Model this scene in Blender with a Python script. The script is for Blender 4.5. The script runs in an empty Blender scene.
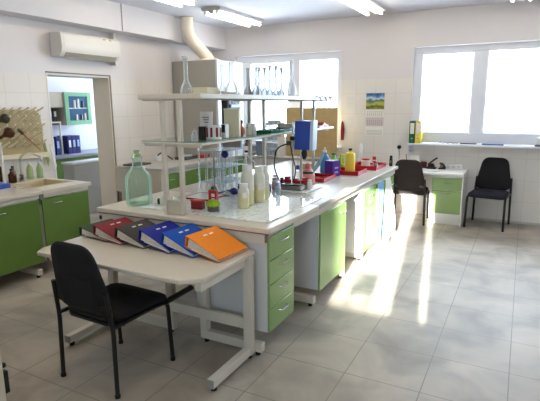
import bpy, bmesh, math, random
from mathutils import Vector, Matrix
random.seed(7)
S = bpy.context.scene
COL = S.collection
PI = math.pi

# ------------------------------------------------------------------ materials
def lin(c):
    return tuple(((v/255)/12.92 if v/255 <= .04045 else ((v/255+.055)/1.055)**2.4) for v in c)

MATS = {}
def mat(name, rgb, rough=.5, metal=0., trans=0., ior=1.45, noise=0., nscale=20., bump=0., bscale=200., spec=None, alpha=1., emit=0., coat=0.):
    if name in MATS: return MATS[name]
    m = bpy.data.materials.new(name); m.use_nodes = True
    N, L = m.node_tree.nodes, m.node_tree.links
    b = N['Principled BSDF']; c = lin(rgb) + (1,)
    b.inputs['Base Color'].default_value = c
    b.inputs['Roughness'].default_value = rough
    b.inputs['Metallic'].default_value = metal
    b.inputs['Transmission Weight'].default_value = trans
    b.inputs['IOR'].default_value = ior
    b.inputs['Alpha'].default_value = alpha
    b.inputs['Coat Weight'].default_value = coat
    if spec is not None: b.inputs['Specular IOR Level'].default_value = spec
    if emit:
        b.inputs['Emission Color'].default_value = c; b.inputs['Emission Strength'].default_value = emit
    if noise or bump:
        tc = N.new('ShaderNodeTexCoord')
        if noise:
            t = N.new('ShaderNodeTexNoise'); t.inputs['Scale'].default_value = nscale; t.inputs['Detail'].default_value = 5
            L.new(tc.outputs['Object'], t.inputs['Vector'])
            r = N.new('ShaderNodeValToRGB')
            r.color_ramp.elements[0].position = .3; r.color_ramp.elements[1].position = .7
            r.color_ramp.elements[0].color = tuple(max(0, v*(1-noise)) for v in c[:3]) + (1,)
            r.color_ramp.elements[1].color = tuple(min(1, v*(1+noise)) for v in c[:3]) + (1,)
            L.new(t.outputs['Fac'], r.inputs['Fac']); L.new(r.outputs['Color'], b.inputs['Base Color'])
        if bump:
            t = N.new('ShaderNodeTexNoise'); t.inputs['Scale'].default_value = bscale; t.inputs['Detail'].default_value = 3
            L.new(tc.outputs['Object'], t.inputs['Vector'])
            bp = N.new('ShaderNodeBump'); bp.inputs['Strength'].default_value = bump; bp.inputs['Distance'].default_value = .003
            L.new(t.outputs['Fac'], bp.inputs['Height']); L.new(bp.outputs['Normal'], b.inputs['Normal'])
    MATS[name] = m
    return m

def node_math(N, L, op, a, b=None):
    n = N.new('ShaderNodeMath'); n.operation = op
    for i, v in enumerate((a, b)):
        if v is None: continue
        if isinstance(v, (int, float)): n.inputs[i].default_value = v
        else: L.new(v, n.inputs[i])
    return n.outputs[0]

def tiled(name, base, grout, sx, sy, ox, oy, ax, gw, rough, mott, mscale, zmax=None, plain=None, bumpy=.15):
    """tile grid in object coordinates; ax = the two axes; above zmax the plain paint"""
    m = bpy.data.materials.new(name); m.use_nodes = True
    N, L = m.node_tree.nodes, m.node_tree.links
    b = N['Principled BSDF']; b.inputs['Roughness'].default_value = rough
    tc = N.new('ShaderNodeTexCoord'); sp = N.new('ShaderNodeSeparateXYZ')
    L.new(tc.outputs['Object'], sp.inputs[0])
    lines = []
    for a, s, o in ((ax[0], sx, ox), (ax[1], sy, oy)):
        v = node_math(N, L, 'DIVIDE', node_math(N, L, 'SUBTRACT', sp.outputs[a], o), s)
        f = node_math(N, L, 'FRACT', v)
        d = node_math(N, L, 'ABSOLUTE', node_math(N, L, 'SUBTRACT', f, .5))
        lines.append(node_math(N, L, 'GREATER_THAN', d, .5 - gw/s/2))
    g = node_math(N, L, 'MAXIMUM', *lines)
    def cr(p0, p1, c0, c1, scale, det=6, dist=0.):
        t = N.new('ShaderNodeTexNoise'); t.inputs['Scale'].default_value = scale; t.inputs['Detail'].default_value = det
        t.inputs['Distortion'].default_value = dist
        L.new(tc.outputs['Object'], t.inputs['Vector'])
        r = N.new('ShaderNodeValToRGB'); e = r.color_ramp.elements
        e[0].position, e[1].position = p0, p1; e[0].color, e[1].color = c0 + (1,), c1 + (1,)
        L.new(t.outputs['Fac'], r.inputs['Fac'])
        return r.outputs['Color']
    c = lin(base)
    col = cr(.32, .7, tuple(v*(1-mott) for v in c), tuple(min(1, v*(1+mott)) for v in c), mscale, 8, .6)
    mx = N.new('ShaderNodeMix'); mx.data_type = 'RGBA'
    fac = g
    if zmax is not None:
        below = node_math(N, L, 'LESS_THAN', sp.outputs[2], zmax)
        fac = node_math(N, L, 'MULTIPLY', g, below)
        m2 = N.new('ShaderNodeMix'); m2.data_type = 'RGBA'
        L.new(below, m2.inputs[0]); m2.inputs[6].default_value = lin(plain) + (1,); L.new(col, m2.inputs[7])
        col = m2.outputs[2]
    L.new(fac, mx.inputs[0]); L.new(col, mx.inputs[6]); mx.inputs[7].default_value = lin(grout) + (1,)
    L.new(mx.outputs[2], b.inputs['Base Color'])
    bp = N.new('ShaderNodeBump'); bp.inputs['Strength'].default_value = bumpy; bp.inputs['Distance'].default_value = .002; bp.invert = True
    L.new(fac, bp.inputs['Height']); L.new(bp.outputs['Normal'], b.inputs['Normal'])
    return m

def window_glass():
    m = bpy.data.materials.new('window glass'); m.use_nodes = True
    N, L = m.node_tree.nodes, m.node_tree.links
    N.remove(N['Principled BSDF'])
    t = N.new('ShaderNodeBsdfTransparent'); t.inputs[0].default_value = (.97, .98, .98, 1)
    g = N.new('ShaderNodeBsdfGlossy'); g.inputs['Roughness'].default_value = .02
    f = N.new('ShaderNodeFresnel'); f.inputs[0].default_value = 1.2
    x = N.new('ShaderNodeMixShader')
    L.new(f.outputs[0], x.inputs[0]); L.new(t.outputs[0], x.inputs[1]); L.new(g.outputs[0], x.inputs[2])
    L.new(x.outputs[0], N['Material Output'].inputs[0])
    return m
GLAZE = window_glass()

def lab_glass(name='blown glass', tint=(.97, .985, .98), edge=(.90, .93, .94), ior=1.42, base=.07):
    """thin blown glass: clear face-on, whitish and glossy at grazing edges"""
    m = bpy.data.materials.new(name); m.use_nodes = True
    N, L = m.node_tree.nodes, m.node_tree.links
    N.remove(N['Principled BSDF'])
    t = N.new('ShaderNodeBsdfTransparent'); t.inputs[0].default_value = tint + (1,)
    g = N.new('ShaderNodeBsdfGlossy'); g.inputs['Roughness'].default_value = .1
    d = N.new('ShaderNodeBsdfDiffuse'); d.inputs['Color'].default_value = edge + (1,)
    tl = N.new('ShaderNodeBsdfTranslucent'); tl.inputs['Color'].default_value = edge + (1,)
    m1 = N.new('ShaderNodeMixShader'); L.new(d.outputs[0], m1.inputs[1]); L.new(tl.outputs[0], m1.inputs[2])
    m2 = N.new('ShaderNodeMixShader'); m2.inputs[0].default_value = .35; L.new(m1.outputs[0], m2.inputs[1]); L.new(g.outputs[0], m2.inputs[2])
    f = N.new('ShaderNodeFresnel'); f.inputs[0].default_value = ior
    k = node_math(N, L, 'ADD', node_math(N, L, 'MULTIPLY', f.outputs[0], 1.0), base)
    x = N.new('ShaderNodeMixShader')
    L.new(k, x.inputs[0]); L.new(t.outputs[0], x.inputs[1]); L.new(m2.outputs[0], x.inputs[2])
    L.new(x.outputs[0], N['Material Output'].inputs[0])
    return m
BLOWN = lab_glass()

def marble_glass():
    m = mat('veined glass sheet', (214, 226, 220), .07, spec=.6)
    N, L = m.node_tree.nodes, m.node_tree.links
    b = N['Principled BSDF']
    tc = N.new('ShaderNodeTexCoord'); mp = N.new('ShaderNodeMapping')
    mp.inputs['Scale'].default_value = (3.2, 1.1, 1); mp.inputs['Rotation'].default_value = (0, 0, .5)
    L.new(tc.outputs['Object'], mp.inputs[0])
    t = N.new('ShaderNodeTexNoise'); t.inputs['Scale'].default_value = 5; t.inputs['Detail'].default_value = 9; t.inputs['Distortion'].default_value = 1.5
    L.new(mp.outputs[0], t.inputs['Vector'])
    r = N.new('ShaderNodeValToRGB'); e = r.color_ramp.elements
    e[0].position, e[1].position = .478, .522
    e[0].color = lin((238, 243, 239)) + (1,); e[1].color = lin((238, 243, 239)) + (1,)
    k = e.new(.5); k.color = lin((138, 162, 154)) + (1,)
    L.new(t.outputs['Fac'], r.inputs['Fac']); L.new(r.outputs['Color'], b.inputs['Base Color'])
    return m

WHITE   = mat('white lacquer', (226, 226, 222), .4)
PAINT   = mat('white wall paint', (216, 214, 217), .7, noise=.02, nscale=3)
CEIL    = mat('ceiling paint', (212, 213, 222), .8)
PVC     = mat('white window plastic', (228, 231, 238), .3)
LAMIN   = mat('warm white laminate', (214, 205, 188), .28, noise=.02, nscale=8)
GREYLAM = mat('light grey laminate', (178, 173, 164), .36, noise=.05, nscale=30)
FRAMEM  = mat('cream powder coated steel', (208, 202, 188), .4)
CARCASS = mat('pale grey carcass board', (206, 207, 206), .45)
GREEN_LIT   = mat('green lacquer lit tone', (134, 165, 98), .25, noise=.03, nscale=6)  # cabinet green with the brighter light on the island put into the colour
GREEN_SHADED  = mat('green lacquer shaded tone', (97, 128, 56), .3, noise=.03, nscale=6)  # same cabinet green, painted darker where less light falls
CHROME  = mat('brushed metal', (200, 200, 198), .25, 1.)
STEEL   = mat('dull steel', (140, 138, 132), .35, 1.)
BLACKP  = mat('black plastic', (22, 22, 23), .4)
BLACKM  = mat('black tube metal', (20, 19, 19), .35)
RUBBER  = mat('black rubber', (16, 16, 16), .8)
FABRIC  = mat('black fabric', (19, 18, 20), .9, noise=.25, nscale=400, bump=.3, bscale=600)
FABRIC2 = mat('navy black fabric', (26, 27, 38), .9, noise=.25, nscale=400, bump=.3, bscale=600)
FABRIC_SUNLIT = mat('black fabric sunlit tone', (52, 46, 43), .9, noise=.2, nscale=400, bump=.3, bscale=600)  # black chair fabric, the brown of sunlight put into its colour
PAPER   = mat('white paper', (232, 230, 224), .8)
PAGES   = mat('paper edges', (206, 200, 188), .85, noise=.12, nscale=90)
CREAM   = mat('cream plastic', (226, 218, 186), .5)
BEIGEP  = mat('beige enamel', (196, 190, 170), .5)
TAN     = mat('tan fibreboard', (186, 160, 108), .7, noise=.06, nscale=14)
PEGT    = mat('pegboard tan plastic', (168, 150, 104), .55, noise=.05, nscale=10)
BLUE    = mat('blue plastic', (38, 72, 165), .35)
NAVY    = mat('dark blue plastic', (28, 34, 110), .4)
RED     = mat('red plastic', (178, 28, 38), .35)
DRED    = mat('dark red plastic', (120, 22, 30), .45)
YELLOW  = mat('yellow plastic', (232, 214, 70), .4)
PURPLE  = mat('purple plastic', (78, 38, 140), .4)
LIME    = mat('lime plastic', (120, 185, 60), .4)
BOTGRN  = mat('dark green plastic', (18, 92, 58), .4)
ORANGEC = mat('orange clay', (166, 84, 48), .5)
PINKL   = mat('pink liquid', (214, 150, 140), .25)
AMBER   = mat('amber glass', (84, 44, 20), .12, trans=.35)
MILKY   = mat('milky plastic', (226, 226, 208), .35, trans=.15)
YLIQ    = mat('pale yellow liquid in plastic', (222, 216, 166), .3, trans=.15)
GREENGL = lab_glass('green tinted glass', (.94, .985, .955), (.66, .86, .74), 1.25)
SHELFGL = mat('green edged shelf glass', (170, 205, 190), .06, trans=.45)
SHELFT  = mat('grey shelf deck', (186, 188, 180), .25)
ACRYL   = mat('clear acrylic', (224, 236, 242), .06, trans=.85, ior=1.15)
SKYBL   = mat('light blue plastic', (84, 152, 206), .35)
LEDTUBE = mat('lamp tube', (255, 241, 219), .5, emit=5.5)
MOSS    = mat('green moss', (148, 176, 42), .9, noise=.35, nscale=60, bump=.8, bscale=120)
STONE   = mat('dark grey pot', (88, 88, 80), .7, noise=.1, nscale=40)

# ------------------------------------------------------------------ mesh builder
class MB:
    def __init__(self): self.bm = bmesh.new()
    def box(self, x0, x1, y0, y1, z0, z1):
        v = [self.bm.verts.new(p) for p in ((x0,y0,z0),(x1,y0,z0),(x1,y1,z0),(x0,y1,z0),(x0,y0,z1),(x1,y0,z1),(x1,y1,z1),(x0,y1,z1))]
        for f in ((3,2,1,0),(4,5,6,7),(0,1,5,4),(1,2,6,5),(2,3,7,6),(3,0,4,7)): self.bm.faces.new([v[i] for i in f])
        return self
    def cbox(self, c, d, rz=0, rx=0, ry=0):
        n0 = len(self.bm.verts); self.box(-d[0]/2, d[0]/2, -d[1]/2, d[1]/2, -d[2]/2, d[2]/2)
        self.bm.verts.ensure_lookup_table()
        M = Matrix.Translation(c) @ Matrix.Rotation(rz,4,'Z') @ Matrix.Rotation(ry,4,'Y') @ Matrix.Rotation(rx,4,'X')
        for v in self.bm.verts[n0:]: v.co = M @ v.co
        return self
    def prism(self, pts, a0, a1, axis='z'):
        def at(p, h):
            return {'z': (p[0],p[1],h), 'y': (p[0],h,p[1]), 'x': (h,p[0],p[1])}[axis]
        A = [self.bm.verts.new(at(p,a0)) for p in pts]; B = [self.bm.verts.new(at(p,a1)) for p in pts]
        n = len(pts)
        self.bm.faces.new(A[::-1]); self.bm.faces.new(B)
        for i in range(n): self.bm.faces.new((A[i],A[(i+1)%n],B[(i+1)%n],B[i]))
        return self
    def lathe(self, prof, c=(0,0,0), n=20, axis='z'):
        rings = []
        for r, h in prof:
            if r < 1e-5: ring = [self.bm.verts.new((0,0,h))]
            else: ring = [self.bm.verts.new((r*math.cos(2*PI*i/n), r*math.sin(2*PI*i/n), h)) for i in range(n)]
            rings.append(ring)
        for a, b in zip(rings, rings[1:]):
            if len(a) == 1 and len(b) == 1: continue
            for i in range(n):
                j = (i+1) % n
                if len(a) == 1: self.bm.faces.new((a[0], b[j], b[i]))
                elif len(b) == 1: self.bm.faces.new((a[i], a[j], b[0]))
                else: self.bm.faces.new((a[i], a[j], b[j], b[i]))
        if len(rings[0]) > 1: self.bm.faces.new(rings[0][::-1])
        if len(rings[-1]) > 1: self.bm.faces.new(rings[-1])
        R = {'z': Matrix(), 'x': Matrix.Rotation(PI/2,4,'Y'), 'y': Matrix.Rotation(-PI/2,4,'X')}[axis]
        M = Matrix.Translation(c) @ R
        for ring in rings:
            for v in ring: v.co = M @ v.co
        return self
    def cyl(self, c, r, h, n=18, axis='z', bev=0):
        p = [(r,0),(r,h)] if not bev else [(r-bev,0),(r,bev),(r,h-bev),(r-bev,h)]
        return self.lathe(p, c, n, axis)
    def tube(self, pts, r, n=10, flat=None):
        P = [Vector(p) for p in pts]; rings = []; up = None
        for i, p in enumerate(P):
            t = (P[min(i+1,len(P)-1)] - P[max(i-1,0)]).normalized()
            if up is None:
                up = Vector((0,0,1)) if abs(t.z) < .9 else Vector((0,1,0))
            u = (up - t*up.dot(t)).normalized(); w = t.cross(u); up = u
            rr = r[i] if isinstance(r, (list, tuple)) else r
            a, b = (rr, rr) if not flat else (rr, rr*flat)
            rings.append([self.bm.verts.new(p + u*a*math.cos(2*PI*k/n) + w*b*math.sin(2*PI*k/n)) for k in range(n)])
        for A, B in zip(rings, rings[1:]):
            for k in range(n): self.bm.faces.new((A[k], A[(k+1)%n], B[(k+1)%n], B[k]))
        self.bm.faces.new(rings[0][::-1]); self.bm.faces.new(rings[-1])
        return self
    def build(self, name, m, parent=None, bevel=0, seg=2, ang=35, move=None):
        bmesh.ops.recalc_face_normals(self.bm, faces=self.bm.faces)
        me = bpy.data.meshes.new(name)
        off = Vector((0,0,0))
        if parent is None:
            co = [v.co for v in self.bm.verts]
            xs, ys, zs = [c.x for c in co], [c.y for c in co], [c.z for c in co]
            off = Vector(((min(xs)+max(xs))/2, (min(ys)+max(ys))/2, min(zs)))
            if move is False: off = Vector((0,0,0))
        else:
            p = parent
            while p: off += p.location; p = p.parent
        bmesh.ops.translate(self.bm, verts=self.bm.verts, vec=-off)
        self.bm.to_mesh(me); self.bm.free()
        for p in me.polygons: p.use_smooth = True
        me.set_sharp_from_angle(angle=math.radians(ang))
        o = bpy.data.objects.new(name, me); COL.objects.link(o)
        me.materials.append(m)
        if parent: o.parent = parent
        else: o.location = off
        if bevel:
            b = o.modifiers.new('bevel', 'BEVEL'); b.width = bevel; b.segments = seg; b.limit_method = 'ANGLE'; b.angle_limit = math.radians(40)
        return o

def fillet(pts, r, k=5):
    """rounds the inner corners of a polyline"""
    P = [Vector(p) for p in pts]; out = [P[0]]
    for a, b, c in zip(P, P[1:], P[2:]):
        d1, d2 = (a-b), (c-b); q = min(r, d1.length*.48, d2.length*.48)
        s, e = b + d1.normalized()*q, b + d2.normalized()*q
        for i in range(k+1):
            t = i/k; out.append(s*(1-t)**2 + b*2*t*(1-t) + e*t*t)
    out.append(P[-1]); return out

def tag(o, label, cat, group=None):
    o['label'] = label; o['category'] = cat
    if group: o['group'] = group
    return o
def thing(name, label, cat, loc=(0,0,0), group=None):
    o = bpy.data.objects.new(name, None); COL.objects.link(o); o.location = loc; o.empty_display_size = .05
    return tag(o, label, cat, group)
def struct(o):
    o['kind'] = 'structure'; return o
def one(mb, name, m, label, cat, group=None, bevel=0, **k):
    return tag(mb.build(name, m, None, bevel, **k), label, cat, group)
def place(o, loc, rz=0):
    o.location = loc; o.rotation_euler = (0,0,rz); return o

# ------------------------------------------------------------------ room shell
XW, YB, XR, YR, ZC = -5.14, 7.55, 2.5, -1.6, 3.03     # left wall, back wall, right wall, rear wall, ceiling
T = .3
FLOORM = tiled('grey stone floor tile', (166, 157, 143), (124, 116, 104), .47, .47, .05, 2.70, (0,1), .006, .5, .34, 2.2, bumpy=.3)
TILEL = tiled('cream wall tile left', (222, 216, 209), (206, 199, 190), .31, .31, 5.0, .0, (1,2), .006, .35, .02, 2, 2.08, (218, 214, 215))
TILEB = tiled('cream wall tile back', (224, 219, 213), (208, 202, 194), .31, .31, .07, .0, (0,2), .006, .35, .02, 2, 2.08, (218, 214, 215))

f = struct(MB().box(-9.2, XR+T, YR-T, 9.2, -.12, 0).build('floor', FLOORM, move=False))
struct(MB().box(-9.2, XR+T, YR-T, 9.2, ZC, ZC+.15).build('ceiling', CEIL, move=False))
# left wall with the doorway y 3.99-5.0, height 2.10
D0, D1, DH = 3.99, 5.00, 2.10
struct(MB().box(XW-T, XW, YR-T, D0, 0, ZC).box(XW-T, XW, D1, YB, 0, ZC).box(XW-T, XW, D0, D1, DH, ZC).build('wall_left', TILEL, move=False))
# back wall with two window openings
W1 = (-4.68, -2.66, 1.02, 2.545); W2 = (-1.54, .95, 1.115, 2.525)
def wall_with_holes(name, m, x0, x1, y0, y1, holes):
    mb = MB(); x = x0
    for a, b, z0, z1 in holes:
        mb.box(x, a, y0, y1, 0, ZC); mb.box(a, b, y0, y1, 0, z0); mb.box(a, b, y0, y1, z1, ZC); x = b
    mb.box(x, x1, y0, y1, 0, ZC)
    return struct(mb.build(name, m, move=False))
wall_with_holes('wall_back', TILEB, XW-T, XR+T, YB, YB+.28, [W1, W2])
W3 = (-.70, .32, .95, 2.12)
wall_with_holes('wall_rear', PAINT, XW-T, XR+T, YR-T, YR, [W3])
struct(MB().box(XR, XR+T, YR, YB, 0, ZC).build('wall_right', PAINT, move=False))
struct(MB().box(XW, -4.87, YR, 5.025, 2.68, ZC).box(XW, -4.86, 5.035, 6.12, 2.68, ZC).box(XW, -4.86, 6.42, YB, 2.68, ZC).box(XW, -4.95, 6.12, 6.42, 2.68, ZC).build('trim_1', PAINT, move=False))
struct(MB().box(-.62, XR, YB-.012, YB, 0, .03).build('baseboard_back', mat('grey skirting', (186, 183, 176), .5), move=False))

def window(name, o, ymid, panes, fr=.1, sill=None, depth=.06):
    x0, x1, z0, z1 = o
    w = struct(thing(name, '', '', ((x0+x1)/2, ymid, z0)));
    for k in ('label', 'category'): del w[k]
    y0, y1 = ymid-depth/2, ymid+depth/2
    mb = MB(); e = .004
    mb.box(x0+e, x1-e, y0, y1, z0+e, panes[0][2]).box(x0+e, x1-e, y0, y1, panes[0][3], z1-e)
    xs = [x0+e] + [v for p in panes for v in (p[0], p[1])] + [x1-e]
    for i in range(0, len(xs), 2): mb.box(xs[i], xs[i+1], y0, y1, panes[0][2], panes[0][3])
    mb.build('window_frame', PVC, w, bevel=.006)
    for a, b, c, d in panes:
        sash = MB(); t = .018
        sash.box(a, b, y0-.012, y0, c-.0, c+t).box(a, b, y0-.012, y0, d-t, d).box(a, a+t, y0-.012, y0, c+t, d-t).box(b-t, b, y0-.012, y0, c+t, d-t)
        sash.build('sash_bead', PVC, w)
        MB().box(a, b, ymid-.003, ymid+.003, c, d).build('window_pane', GLAZE, w)
    if sill:
        MB().box(*sill).build('window_sill', PVC, w, bevel=.006)
    return w
window('window_1', W1, YB+.10, [(-4.40, -3.64, 1.14, 2.42), (-3.44, -2.76, 1.14, 2.44)], sill=(W1[0]-.03, W1[1]+.03, YB-.12, YB+.066, W1[2]-.03, W1[2]))
w2 = window('window_2', W2, YB+.10, [(-1.43, -.715, 1.265, 2.425), (-.53, .86, 1.265, 2.435)], sill=(W2[0]-.0, W2[1]+.05, YB-.16, YB+.066, W2[2]-.028, W2[2]))
MB().cbox((-.62, YB+.055, 1.75), (.022, .03, .12)).build('window_handle', PVC, w2, bevel=.004)
window('window_3', W3, YR-.1, [(-.585, -.02, 1.0, 2.07), (.18, .27, 1.0, 2.07)])

# doorway lining
d = struct(bpy.data.objects.new('door_1', None)); COL.objects.link(d); d.location = (XW-.15, (D0+D1)/2, 0)
DGREY = mat('grey door edge', (120, 116, 112), .5)
MB().box(XW-T-.005, XW+.004, D1-.022, D1, 0, DH).build('door_jamb', BEIGEP if False else mat('beige jamb', (226, 213, 190), .5), d)
MB().box(XW-T-.005, XW+.004, D0, D0+.022, 0, DH).box(XW-T-.005, XW+.004, D0+.022, D1-.022, DH-.022, DH).build('door_jamb', WHITE, d)
MB().box(XW, XW+.012, D1-.004, D1+.014, 0, DH+.016).box(XW, XW+.012, D0, D1, DH, DH+.016).build('door_casing', DGREY, d)

# the room beyond the doorway
struct(MB().box(-7.55, -7.4, 3.0, 8.0, 0, ZC).build('wall_beyond', mat('white paint daylight tint', (214, 220, 232), .7), move=False))  # blue of the daylight on this wall is put into its paint
struct(MB().box(-7.4, -7.1, 8.0, 8.15, 0, ZC).box(-5.7, XW-T, 8.0, 8.15, 0, ZC).box(-7.1, -5.7, 8.0, 8.15, 0, 1.0).box(-7.1, -5.7, 8.0, 8.15, 2.5, ZC).build('wall_beyond_back', PAINT, move=False))
W4 = (-7.1, -5.7, 1.0, 2.5)
window('window_4', W4, 8.08, [(-7.02, -6.44, 1.08, 2.42), (-6.36, -5.78, 1.08, 2.42)])
struct(MB().box(-7.4, XW-T, 2.9, 3.0, 0, ZC).build('wall_beyond_front', PAINT, move=False))

# ------------------------------------------------------------------ ceiling lamps
def ceiling_lamp(xc, y0, y1, label):
    t = thing('ceiling_lamp', label, 'ceiling light', (xc, (y0+y1)/2, 2.93), 'twin tube ceiling lights')
    hm = mat('grey lamp housing', (196, 196, 192), .6)
    MB().prism([(xc-.155, ZC), (xc-.155, 2.985), (xc-.145, 2.98), (xc+.145, 2.98), (xc+.155, 2.985), (xc+.155, ZC)], y0-.03, y1+.03, 'y').build('lamp_housing', hm, t, bevel=.003)
    MB().prism([(xc-.045, 2.98), (xc-.02, 2.945), (xc+.02, 2.945), (xc+.045, 2.98)], y0-.02, y1+.02, 'y').build('reflector_ridge', hm, t)
    for s in (-1, 1):
        tb = MB().cyl((xc+s*.098, y0, 2.952), .018, y1-y0, 12, 'y').build('lamp_tube', LEDTUBE, t)
        for y in (y0-.028, y1): MB().box(xc+s*.098-.014, xc+s*.098+.014, y, y+.028, 2.935, 2.98).build('tube_socket', WHITE, t, bevel=.003)
ceiling_lamp(-3.92, 4.00, 5.21, 'twin tube ceiling light at the top edge above the ventilation pipe')
ceiling_lamp(-3.965, 5.83, 7.02, 'twin tube ceiling light right of the air duct, in full view')
ceiling_lamp(-2.01, 5.83, 7.02, 'twin tube ceiling light near the middle of the top edge, above the calendar wall')
ceiling_lamp(-.16, 5.83, 7.04, 'twin tube ceiling light at the top right, only its far end in the picture')
for xc, nm in ((-3.80, 'left'), (-1.965, 'middle'), (-.13, 'right')):
    ceiling_lamp(xc, 1.10, 2.48, f'twin tube ceiling light above the front of the room, {nm} row, out of view')
ceiling_lamp(-2.01, 4.0, 5.21, 'twin tube ceiling light above the island, out of view')
ceiling_lamp(-6.5, 4.6, 6.0, 'unseen twin tube ceiling light added to brighten the room beyond the doorway')  # lamp added out of sight to light the far room

# ------------------------------------------------------------------ chairs
def outline(w0, w1, h, r=.08, n=7):
    """rounded trapezoid, w0 at the bottom, w1 at the top, in (x, z)"""
    c = [(-w0/2, 0), (w0/2, 0), (w1/2, h), (-w1/2, h)]; out = []
    for i in range(4):
        a, b, d = Vector(c[i-1]), Vector(c[i]), Vector(c[(i+1)%4])
        q = r if i < 2 else r*.8
        s, e = b + (a-b).normalized()*q, b + (d-b).normalized()*q
        for k in range(n):
            t = k/(n-1); out.append(s*(1-t)**2 + b*2*t*(1-t) + e*t*t)
    return out
def cushion(pts, thick, fn, name, m, parent, puff=.6):
    """a pad with a domed rim: fn maps (u, v, depth) to a point"""
    mb = MB(); bm = mb.bm; c = sum(pts, Vector((0,0)))/len(pts); rings = []
    prof = [(0, 0.), (.5, .0), (.9, .06), (.98, .22), (1, .5), (.98, .78), (.9, .94), (.5, 1.), (0, 1.)]
    for s, h in prof:
        dome = (1-s*s)*.012*(1 if h > .5 else -1)
        if s == 0: rings.append([bm.verts.new(fn(c.x, c.y, h*thick+dome))])
        else: rings.append([bm.verts.new(fn(*(c+(p-c)*s), h*thick+dome)) for p in pts])
    n = len(pts)
    for a, b in zip(rings, rings[1:]):
        for i in range(n):
            j = (i+1) % n
            if len(a) == 1: bm.faces.new((a[0], b[i], b[j]))
            elif len(b) == 1: bm.faces.new((a[i], a[j], b[0]))
            else: bm.faces.new((a[i], a[j], b[j], b[i]))
    return mb.build(name, m, parent, ang=70)

def chair(label, loc, rz, fab, seatfab, bow=False):
    t = thing('visitor_chair', label, 'chair', (0,0,0), 'black visitor chairs')
    seat = [Vector(p) for p in outline(.46, .49, .47, .09)]
    cushion([Vector((p.x, p.y-.20)) for p in seat], .058, lambda u, v, h: (u, v-.015, .437+h - .012*max(0, v-.15)/.09), 'seat', seatfab, t)
    MB().prism([(p.x*.93, (p.y-.235)*.92) for p in seat], .424, .442).build('seat_pan', BLACKP, t)
    back = outline(.50, .33, .46, .12)
    tilt = math.radians(11)
    def bf(u, v, h):
        y = -.235 - v*math.sin(tilt) + h + .10*u*u*-1*-1*.9
        return (u, y - .0, .485 + v*math.cos(tilt))
    cushion(back, .042, bf, 'backrest', fab, t)
    MB().cbox((0, -.268, .62), (.30, .012, .20), rx=tilt).build('back_shell', fab, t, bevel=.004)
    for s in (-1, 1):
        MB().tube(fillet([(s*.243, -.245, 0), (s*.236, -.235, .42), (s*.226, -.262, .66)], .05), .0125, 10, 1.25).build('rear_leg', BLACKM, t)
        MB().tube(fillet([(s*.246, .245, 0), (s*.240, .225, .43), (s*.236, .10, .437), (s*.236, -.235, .437)], .05), .0125, 10, 1.25).build('front_leg', BLACKM, t)
    MB().tube([(-.236, -.15, .425), (.236, -.15, .425)], .010).tube([(-.236, .10, .425), (.236, .10, .425)], .010).build('cross_rail', BLACKM, t)
    MB().cbox((-.2, -.245, .55), (.09, .014, .03)).cbox((.2, -.245, .55), (.09, .014, .03)).build('back_bracket', BLACKM, t)
    if bow:
        MB().tube([(.238, .20, .432), (.244, .47, .444)], .019, 10, 1.3).build('side_rail', BLACKM, t)
    for sx, sy in ((-.243,-.245),(.243,-.245),(-.246,.245),(.246,.245)):
        MB().cyl((sx, sy, 0), .0165, .02, 12).build('foot_cap', RUBBER, t)
    return place(t, loc, rz)
chair('black chair with its back to the viewer at the small desk with the ring binders', (-2.235, 2.085, 0), -.03, FABRIC, FABRIC, True)
chair('brownish lit chair seen from behind, pushed up to the desk by the back wall', (-1.405, 7.07, 0), .07, FABRIC_SUNLIT, FABRIC_SUNLIT)
chair('black chair facing the viewer by the tiled back wall', (-.35, 7.23, 0), math.radians(173), FABRIC, FABRIC2)

# ------------------------------------------------------------------ handles
def bow_handle(c, along, out, name='handle', parent=None, w=.055, h=.028, r=.0055):
    c, a, o = Vector(c), Vector(along), Vector(out)
    return MB().tube(fillet([c-a*w, c-a*w*.85+o*h, c+a*w*.85+o*h, c+a*w], .02), r, 8).build(name, CHROME, parent)
AX, AY, AZ = Vector((1,0,0)), Vector((0,1,0)), Vector((0,0,1))

# ------------------------------------------------------------------ small front desk
t = thing('writing_desk', 'small beige laminate desk with steel legs carrying the ring binders', 'desk', (-2.16, 2.33, 0))
MB().prism([(-2.86, 2.06), (-2.81, 1.98), (-1.62, 1.98), (-1.515, 2.07), (-1.515, 2.655), (-2.86, 2.655)], .722, .75).build('tabletop', LAMIN, t, bevel=.006)
MB().box(-2.72, -1.62, 2.16, 2.185, .655, .722).build('apron_panel', FRAMEM, t, bevel=.003)
MB().box(-1.575, -1.53, 2.06, 2.55, .665, .722).build('side_rail', FRAMEM, t, bevel=.004)
MB().box(-2.80, -2.755, 2.06, 2.55, .665, .722).build('side_rail', FRAMEM, t, bevel=.004)
for xc in (-1.535, -2.775):
    MB().box(xc-.03, xc+.03, 2.565, 2.615, .03, .722).build('leg', FRAMEM, t, bevel=.004)
    ft = MB().box(xc-.025, xc+.025, 2.125, 2.615, .03, .085).build('foot', FRAMEM, t, bevel=.004)
    MB().box(xc-.024, xc+.024, 2.118, 2.126, .032, .083).build('foot_cap', mat('grey end cap', (150, 148, 142), .6), ft)
    for yy in (2.16, 2.59): MB().cyl((xc, yy, 0), .018, .03, 12).build('levelling_foot', RUBBER, ft)
MB().box(-2.75, -1.56, 2.575, 2.605, .21, .285).build('crossbar', FRAMEM, t, bevel=.004)

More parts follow.
